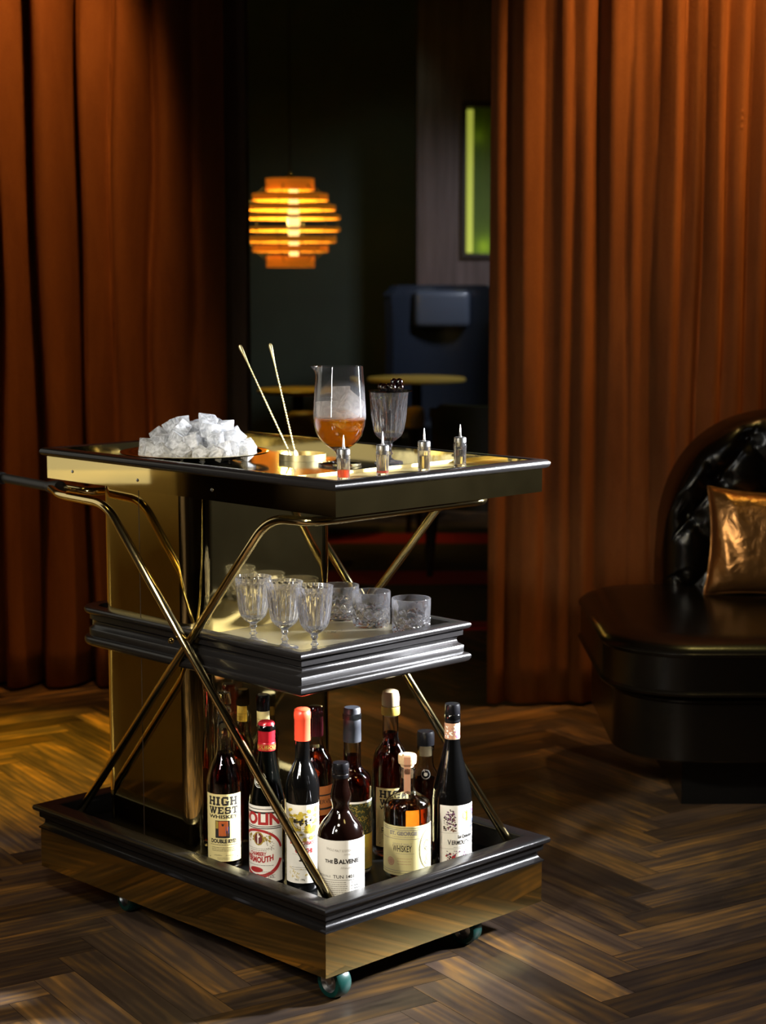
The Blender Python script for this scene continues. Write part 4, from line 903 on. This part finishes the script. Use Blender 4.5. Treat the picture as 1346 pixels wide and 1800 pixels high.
# plate and ice
pc = W(.172, .605, ZT); pcx, pcy = pc.x, pc.y
bm = bmesh.new(); lathe(bm, [(0, 0), (.075, 0), (.080, .0015), (.105, .008), (.128, .0155), (.150, .0165), (.1515, .0185), (.149, .0190), (.127, .0180), (.104, .0105), (.078, .0040), (0, .0035)], 96)
o = finish(bm, 'brass_plate', M_BRASS, None, loc=(pcx, pcy, ZT+.0002), angle=60); tag(o, 'round brass plate heaped with ice cubes on the top tray', 'plate')
meshes = []
for k in range(7):
    o = finish(cube_bm(.034, 100+k, .13), 'ice_cube', M_ICE, None, angle=30); meshes.append(o.data); bpy.data.objects.remove(o)
rr_ = random.Random(12); cnt = 0; spots = []
for layer, (rad, zz, num) in enumerate(((.100, .024, 17), (.066, .024, 11), (.030, .024, 5), (.076, .044, 12), (.042, .046, 7), (.010, .048, 2), (.050, .062, 5))):
    for k in range(num):
        a = 2*PI*k/num + layer*.7 + rr_.uniform(-.1, .1); r_ = rad + rr_.uniform(-.004, .004)
        spots.append((pcx + r_*math.cos(a)*1.0 + .006, pcy + r_*math.sin(a)*.95, ZT + zz + rr_.uniform(-.004, .004)))
spots += [(pcx+.028, pcy-.004, ZT+.076), (pcx-.030, pcy+.002, ZT+.070), (pcx+.056, pcy, ZT+.066), (pcx+.004, pcy+.01, ZT+.064)]
for (x, y, z) in spots:
    o = bpy.data.objects.new('ice_cube', meshes[cnt % 7]); C.objects.link(o); o.location = (x, y, z); o.rotation_euler = rnd_rot(rr_)
    s = rr_.uniform(.78, 1.0); o.scale = (s, s*rr_.uniform(.85, 1), s)
    dirs = ('right', 'back right', 'back', 'back left', 'left', 'front left', 'front', 'front right'); dr = dirs[int(((math.atan2(y-pcy, x-pcx)+PI/8) % (2*PI))/(PI/4))]
    rad_ = math.hypot(x-pcx, y-pcy); lay = 'lowest' if z < ZT+.036 else ('second' if z < ZT+.055 else 'topmost')
    place = 'outer edge' if rad_ > .085 else ('near the middle' if rad_ < .045 else 'halfway in')
    tag(o, 'ice cube on the brass plate, %s of the heap, %s layer, %s' % (place, lay, dr), 'ice', 'ice cubes on the brass plate, %s %s %s' % (lay, dr, place)); cnt += 1

# ------------------------------------------------------------ LEATHER SEAT
M_LEATH = mat('black_leather', (0.0025, 0.0018, 0.0012), 0.25, coat=0.0, spec=0.38)
n = noise(M_LEATH, coord(M_LEATH, 'Object'), 90, 3); n2 = noise(M_LEATH, coord(M_LEATH, 'Object'), 9, 3); mx = N(M_LEATH, 'ShaderNodeMath', operation='MULTIPLY_ADD'); link(M_LEATH, n.outputs['Fac'], mx.inputs[0]); mx.inputs[1].default_value = .25; link(M_LEATH, n2.outputs['Fac'], mx.inputs[2]); bump(M_LEATH, mx.outputs[0], .25, .003)
S_ = empty('banquette_seat', (1.0, 4.7, 0), 0, 'black leather banquette with buttoned back and rounded corner at the right', 'sofa')
def sofa_slab(x0, y0, x1, y1, rad, prof, name, parent):
    bm = bmesh.new(); path = [(x-1.0, y-4.7) for x, y in rrect(x0, y0, x1, y1, (rad, .02, .02, rad*.9), 14)]
    n = len(path); rings = []
    cxm = sum(p[0] for p in path)/n; cym = sum(p[1] for p in path)/n
    for o_, z in prof:
        ring = []
        for i in range(n):
            p = Vector(path[i]); a = Vector(path[i-1]); b = Vector(path[(i+1) % n]); d = ((p-a).normalized()+(b-p).normalized()).normalized()
            ring.append(bm.verts.new((p.x + d.y*o_, p.y - d.x*o_, z)))
        rings.append(ring)
    for A, B_ in zip(rings[:-1], rings[1:]):
        for k in range(n): bm.faces.new((A[k], A[(k+1) % n], B_[(k+1) % n], B_[k]))
    bm.faces.new(rings[0]); bm.faces.new(rings[-1])
    return finish(bm, name, M_LEATH, parent, angle=40)
sofa_slab(.530, 4.20, 2.3, 5.06, .20, [(-.02, .325), (0, .330), (.004, .334), (.006, .338), (.003, .342), (0, .345), (0, .422), (.005, .427), (.006, .432), (.003, .437), (-.01, .447), (-.04, .458), (-.10, .463)], 'seat_cushion', S_)
sofa_slab(.562, 4.26, 2.3, 5.05, .19, [(-.012, .155), (0, .162), (0, .300), (.005, .304), (.006, .309), (.003, .313), (-.01, .316), (-.02, .325)], 'base', S_)
bm = bmesh.new(); box(bm, (.74-1, 4.46-4.7, 0), (1.25, .32, .155)); finish(bm, 'plinth', M_BLACKT, S_, smooth=False)
bm = bmesh.new(); BX0 = .765; nx, nz = 110, 70; rows = []
btn = []
for j in range(6):
    for i in range(14):
        btn.append((.835 + i*.155 + (.0775 if j % 2 else 0), .86 - j*.105))
def ztop(x):
    t = min(1, (x-BX0)/.40); return .50 + .435*(1-(1-t)**2.6)**(1/2.6)
def backy(x, z):
    d = min(x-BX0, (ztop(x)-z)); d = max(d, 0); e_ = min(d/.075, 1); bulge = .085*math.sqrt(max(0, 1-(1-e_)**2))
    dent = 0
    for bx_, bz_ in btn:
        r2 = (x-bx_)**2+(z-bz_)**2
        if r2 < .02: dent += .030*math.exp(-r2/.0010)
    # pleats between neighbouring buttons
    for bx_, bz_ in btn:
        if abs(x-bx_) < .09 and abs(z-bz_) < .115:
            for sx_ in (-1, 1):
                for sz_ in (-1, 1):
                    ex, ez = sx_*.0775, sz_*.105; L2 = ex*ex+ez*ez; t = ((x-bx_)*ex+(z-bz_)*ez)/L2
                    if 0 < t < .5: dd = abs((x-bx_)*ez-(z-bz_)*ex)/math.sqrt(L2); dent = max(dent, (.013*math.exp(-(dd/.007)**2) + .012*math.exp(-(dd/.030)**2))*(1-t))
    return 5.05 - bulge + dent*min(1, e_*1.5)
for i in range(nx+1):
    x = BX0 + .9*i/nx; col = []
    if i == 0: x += .0001
    for j in range(nz+1):
        z = .44 + (ztop(x)-.44)*j/nz; col.append(bm.verts.new((x-1.0, backy(x, z)-4.7, z)))
    rows.append(col)
for i in range(nx):
    for j in range(nz): bm.faces.new((rows[i][j], rows[i+1][j], rows[i+1][j+1], rows[i][j+1]))
bnd = [e_ for e_ in bm.edges if e_.is_boundary]; ret = bmesh.ops.extrude_edge_only(bm, edges=bnd)
for v in [g for g in ret['geom'] if isinstance(g, bmesh.types.BMVert)]: v.co.y = 5.16-4.7
bk = finish(bm, 'buttoned_back', M_LEATH, S_, angle=180)
for bx_, bz_ in btn:
    if BX0+.05 < bx_ < 1.6 and .46 < bz_ < ztop(bx_)-.03:
        bm = bmesh.new(); bmesh.ops.create_uvsphere(bm, u_segments=12, v_segments=8, radius=.010)
        for v in bm.verts: v.co = Vector((v.co.x, v.co.y*.5, v.co.z)) + Vector((bx_-1, backy(bx_, bz_)-4.7, bz_))
        finish(bm, 'button', M_LEATH, bk)
# bronze cushion
M_BRONZE = mat('bronze_lame', (0.34, 0.16, 0.05), 0.30, 0.85)
n = noise(M_BRONZE, coord(M_BRONZE, 'Object'), 16, 4, .6, .6); bump(M_BRONZE, n.outputs['Fac'], .5, .012)
bm = bmesh.new(); G = 40; hw_, th = .145, .062; fr = []; bk_ = []
for i in range(G+1):
    a, b = [], []
    for j in range(G+1):
        s, t = -1+2*i/G, -1+2*j/G; pin = 1 - .10*(1-s*s) * (t*t) ; pin2 = 1 - .10*(1-t*t)*(s*s)
        x = s*hw_*pin2; z = t*hw_*pin; y = th*((1-s**4)*(1-t**4))**.55 + .004*math.sin(s*14+t*5)*abs(s)**3*(1-s*s)*4
        a.append(bm.verts.new((x, -y, z))); b.append(a[-1] if i in (0, G) or j in (0, G) else bm.verts.new((x, y, z)))
    fr.append(a); bk_.append(b)
for i in range(G):
    for j in range(G):
        bm.faces.new((fr[i][j], fr[i+1][j], fr[i+1][j+1], fr[i][j+1]))
        bm.faces.new((bk_[i][j], bk_[i][j+1], bk_[i+1][j+1], bk_[i+1][j]))
cu = finish(bm, 'cushion', M_BRONZE, None, angle=180); cu.location = (1.0, 4.84, .462+.137); cu.rotation_euler = (-.20, .03, -.10)
tag(cu, 'shiny bronze cushion leaning on the buttoned leather back', 'cushion')
bm = bmesh.new(); tube(bm, [(fr[0][j_] if False else (s_*hw_*(1-.10*(1-t_*t_)*s_*s_), 0, t_*hw_*(1-.10*(1-s_*s_)*t_*t_))) for s_, t_ in [(-1, -1+2*k/20) for k in range(20)] + [(-1+2*k/20, 1) for k in range(20)] + [(1, 1-2*k/20) for k in range(20)] + [(1-2*k/20, -1) for k in range(20)]], .0028, 8, closed=True)
finish(bm, 'piping', M_BRONZE, cu)

# ------------------------------------------------------------ BACK ROOM
# slatted pendant
LX, LY, LZ = -.446, 9.0, 1.548; k_ = 9.0/FPX
M_VEN = mat('amber_veneer', (0.75, 0.28, 0.04), 0.5, emis=(1.0, 0.33, 0.02), estr=0.2)
M_VEN.node_tree.nodes['Principled BSDF'].inputs['Transmission Weight'].default_value = 0
E_ = empty('pendant_lamp', (LX, LY, 0), 0, 'round pendant lamp of stacked amber rings glowing in the dark back room', 'lamp')
def zz(y): return CAMH + math.tan(-PITCH - math.atan((y-900)/FPX))*LY
bands = [(314, 335, 42), (341, 353, 66), (361, 370, 79), (379, 385, 87), (400, 406, 87), (416, 426, 80), (432, 443, 66), (450, 470, 42)]
for ya, yb, rp_ in bands:
    bm = bmesh.new(); r_ = rp_*k_; t_ = .030; lathe(bm, [(r_, zz(yb)), (r_, zz(ya)), (r_-.003, zz(ya)), (r_-.003, zz(yb))], 48, close=True); finish(bm, 'shade_ring', M_VEN, E_, angle=40)
    zm = (zz(ya)+zz(yb))/2
M_CORE = mat('lamp_glow_core', (1, .9, .5), .4, emis=(1.0, 0.78, 0.28), estr=1.5)
bm = bmesh.new(); lathe(bm, [(0, zz(465)), (.020, zz(464)), (.024, zz(420)), (.030, zz(392)), (.024, zz(360)), (.020, zz(318)), (0, zz(316))], 24, .018, -.03); finish(bm, 'glowing_tube', M_CORE, E_)
bm = bmesh.new()
for a in range(6):
    pts = [((rp_*k_-.004)*math.cos(a*PI/3+.3), (rp_*k_-.004)*math.sin(a*PI/3+.3), (zz(ya)+zz(yb))/2) for ya, yb, rp_ in bands]; tube(bm, pts, .0025, 6)
finish(bm, 'rib', M_FRAME, E_)
bm = bmesh.new(); tube(bm, [(0, 0, zz(314)), (0, 0, 2.99)], .003, 8); lathe(bm, [(0, zz(300)), (.012, zz(306)), (.022, zz(314)), (0, zz(315))], 20); finish(bm, 'cord', M_BRASS_T, E_)
bm = bmesh.new(); lathe(bm, [(0, 2.97), (.05, 2.975), (.05, 2.999), (0, 2.999)], 24); finish(bm, 'ceiling_rose', M_BRASS_T, E_)
bm = bmesh.new()
for zb in (zz(330), zz(455)):
    for a in range(3): tube(bm, [(.11*math.cos(a*2*PI/3), .11*math.sin(a*2*PI/3), zb), (0, 0, zb)], .0025, 6)
finish(bm, 'spider', M_BRASS_T, E_)
d = bpy.data.lights.new('pendant_bulb', 'POINT'); d.energy = 12; d.color = (1.0, .72, .12); d.shadow_soft_size = .03; ol = bpy.data.objects.new('pendant_bulb', d); C.objects.link(ol); ol.location = (LX-.02, LY+.03, LZ)
# tables
M_TTOP = mat('ochre_table_top', (0.42, 0.30, 0.06), 0.35); M_DKW = mat('dark_wood', (0.02, 0.012, 0.008), 0.4)
def rtable(name, x, y, r, h, label, m_):
    e = empty(name, (x, y, .0104 if y < 9.4 else 0), 0, label, 'table')
    bm = bmesh.new(); lathe(bm, [(0, h-.022), (r-.01, h-.022), (r, h-.015), (r, h-.004), (r-.004, h), (0, h)], 56); finish(bm, 'table_top', m_, e, angle=40)
    bm = bmesh.new(); lathe(bm, [(0, .03), (.03, .03), (.028, h-.022), (0, h-.022)], 20); finish(bm, 'pedestal', M_DKW, e)
    bm = bmesh.new(); lathe(bm, [(0, 0), (r*.6, 0), (r*.6, .012), (.04, .03), (0, .03)], 32); finish(bm, 'foot', M_DKW, e)
rtable('round_table', .18, 9.95, .265, .745, 'round ochre lit table in front of the blue wing chair', M_TTOP)
rtable('round_table', -.42, 9.15, .20, .725, 'small round dark table under the pendant lamp', M_TTOP)
# gold seats
M_GOLDSEAT = mat('mustard_leather', (0.36, 0.22, 0.03), 0.4)
def stool(x, y, r, h, label):
    e = empty('stool', (x, y, .0104), 0, label, 'stool', None)
    bm = bmesh.new(); lathe(bm, [(0, h-.10), (r, h-.10), (r+.004, h-.05), (r, h-.012), (r-.015, h), (0, h+.004)], 36); finish(bm, 'seat', M_GOLDSEAT, e, angle=60)
    for a in range(4):
        bm = bmesh.new(); c, s = math.cos(a*PI/2+.6), math.sin(a*PI/2+.6); tube(bm, [(c*(r-.04), s*(r-.04), h-.10), (c*(r-.01), s*(r-.01), 0)], .014, 8, radii=[.014, .009]); finish(bm, 'leg', M_DKW, e)
stool(-.36, 8.55, .085, .655, 'mustard topped stool seen behind the bar spoons'); stool(.155, 9.2, .05, .63, 'little mustard topped stool seen beside the crystal goblet')
# wing chair
M_BLUEL = mat('navy_leather', (0.013, 0.017, 0.027), 0.35, coat=.1)
def wingchair(x, y, rot, m_, label, H=1.235, wd=.33, pillow=True, name='wing_chair'):
    e = empty(name, (x, y, .0104 if y < 9.4 else 0), rot, label, 'chair')
    bm = bmesh.new(); nz, na = 20, 30; In, Ou = [], []
    for j in range(nz+1):
        z = .30 + (H-.30)*j/nz; f = j/nz; spread = 1 - .13*math.sin(f*PI*.75) + .05*f; ri, ro = [], []
        for i in range(na+1):
            a = -1.15 + 2.3*i/na; wing = abs(a)/1.15; zc = z - (.06*max(0, wing-.75)*4*f if j == nz else 0)
            rx, ry = wd*spread, .34
            ri.append(bm.verts.new((rx*math.sin(a)*1.04, ry*math.cos(a)-.18 + .10*(1-f), zc))); ro.append(bm.verts.new(((rx+.045)*math.sin(a)*1.04, (ry+.05)*math.cos(a)-.18+.10*(1-f)+.0, zc)))
        In.append(ri); Ou.append(ro)
    for j in range(nz):
        for i in range(na):
            bm.faces.new((In[j][i], In[j][i+1], In[j+1][i+1], In[j+1][i])); bm.faces.new((Ou[j][i+1], Ou[j][i], Ou[j+1][i], Ou[j+1][i+1]))
    for i in range(na):
        bm.faces.new((In[nz][i], In[nz][i+1], Ou[nz][i+1], Ou[nz][i])); bm.faces.new((In[0][i+1], In[0][i], Ou[0][i], Ou[0][i+1]))
    for j in range(nz):
        bm.faces.new((In[j][0], In[j+1][0], Ou[j+1][0], Ou[j][0])); bm.faces.new((In[j+1][na], In[j][na], Ou[j][na], Ou[j+1][na]))
    finish(bm, 'winged_back', m_, e, angle=50)
    bm = bmesh.new(); box(bm, (-wd*.86, -.33, .30), (wd*.86, .14, .46), 0, .035); finish(bm, 'seat_cushion', m_, e, angle=180)
    if pillow:
        bm = bmesh.new(); box(bm, (-.16, .07, H-.24), (.16, .165, H-.03), 0, .035); finish(bm, 'headrest_cushion', mat('slate_blue_leather', (0.05, 0.06, 0.085), .3, coat=.3), e, angle=180)
    for sx_ in (-1, 1):
        for yy in (-.28, .14):
            bm = bmesh.new(); tube(bm, [(sx_*.24, yy, .30), (sx_*.26, yy, 0)], .02, 8, radii=[.022, .012]); finish(bm, 'leg', M_DKW, e)
    return e
wingchair(.34, 10.50, .05, M_BLUEL, 'navy leather wing chair with a square headrest cushion behind the lit table')
M_OLIVE = mat('dark_olive_leather', (0.035, 0.03, 0.012), 0.5)
wingchair(.46, 8.0, PI, M_OLIVE, 'dark olive low chair seen from behind at the right of the doorway', .735, .24, False, 'tub_chair')
M_BRN = mat('brown_leather', (0.14, 0.07, 0.02), 0.4)
wingchair(-.98, 9.80, -PI/2, M_BRN, 'brown tub chair half hidden by the left curtain', .80, .26, False, 'tub_chair')
# striped rug
m = mat('striped_rug', (0.02, 0.015, 0.01), 0.9); sp = N(m, 'ShaderNodeSeparateXYZ'); link(m, coord(m, 'Object'), sp.inputs[0])
ml = N(m, 'ShaderNodeMath', operation='MULTIPLY'); link(m, sp.outputs[1], ml.inputs[0]); ml.inputs[1].default_value = 0.85; fr_ = N(m, 'ShaderNodeMath', operation='FRACT'); link(m, ml.outputs[0], fr_.inputs[0])
rp = ramp(m, [(0.0, (0.03, 0.02, 0.008)), (0.68, (0.03, 0.02, 0.008)), (0.70, (0.30, 0.006, 0.01)), (1.0, (0.30, 0.006, 0.01))]); rp.color_ramp.interpolation = 'CONSTANT'; link(m, fr_.outputs[0], rp.inputs[0]); link(m, rp.outputs[0], bsdf(m).inputs['Base Color'])
bm = bmesh.new(); box(bm, (-1.0, -1.3, 0), (1.0, 1.4, .010), 0, .003); o = finish(bm, 'rug', m, None, loc=(0.1, 8.0, 0.0002), smooth=False); tag(o, 'dark rug with deep red stripes on the back room floor', 'rug')
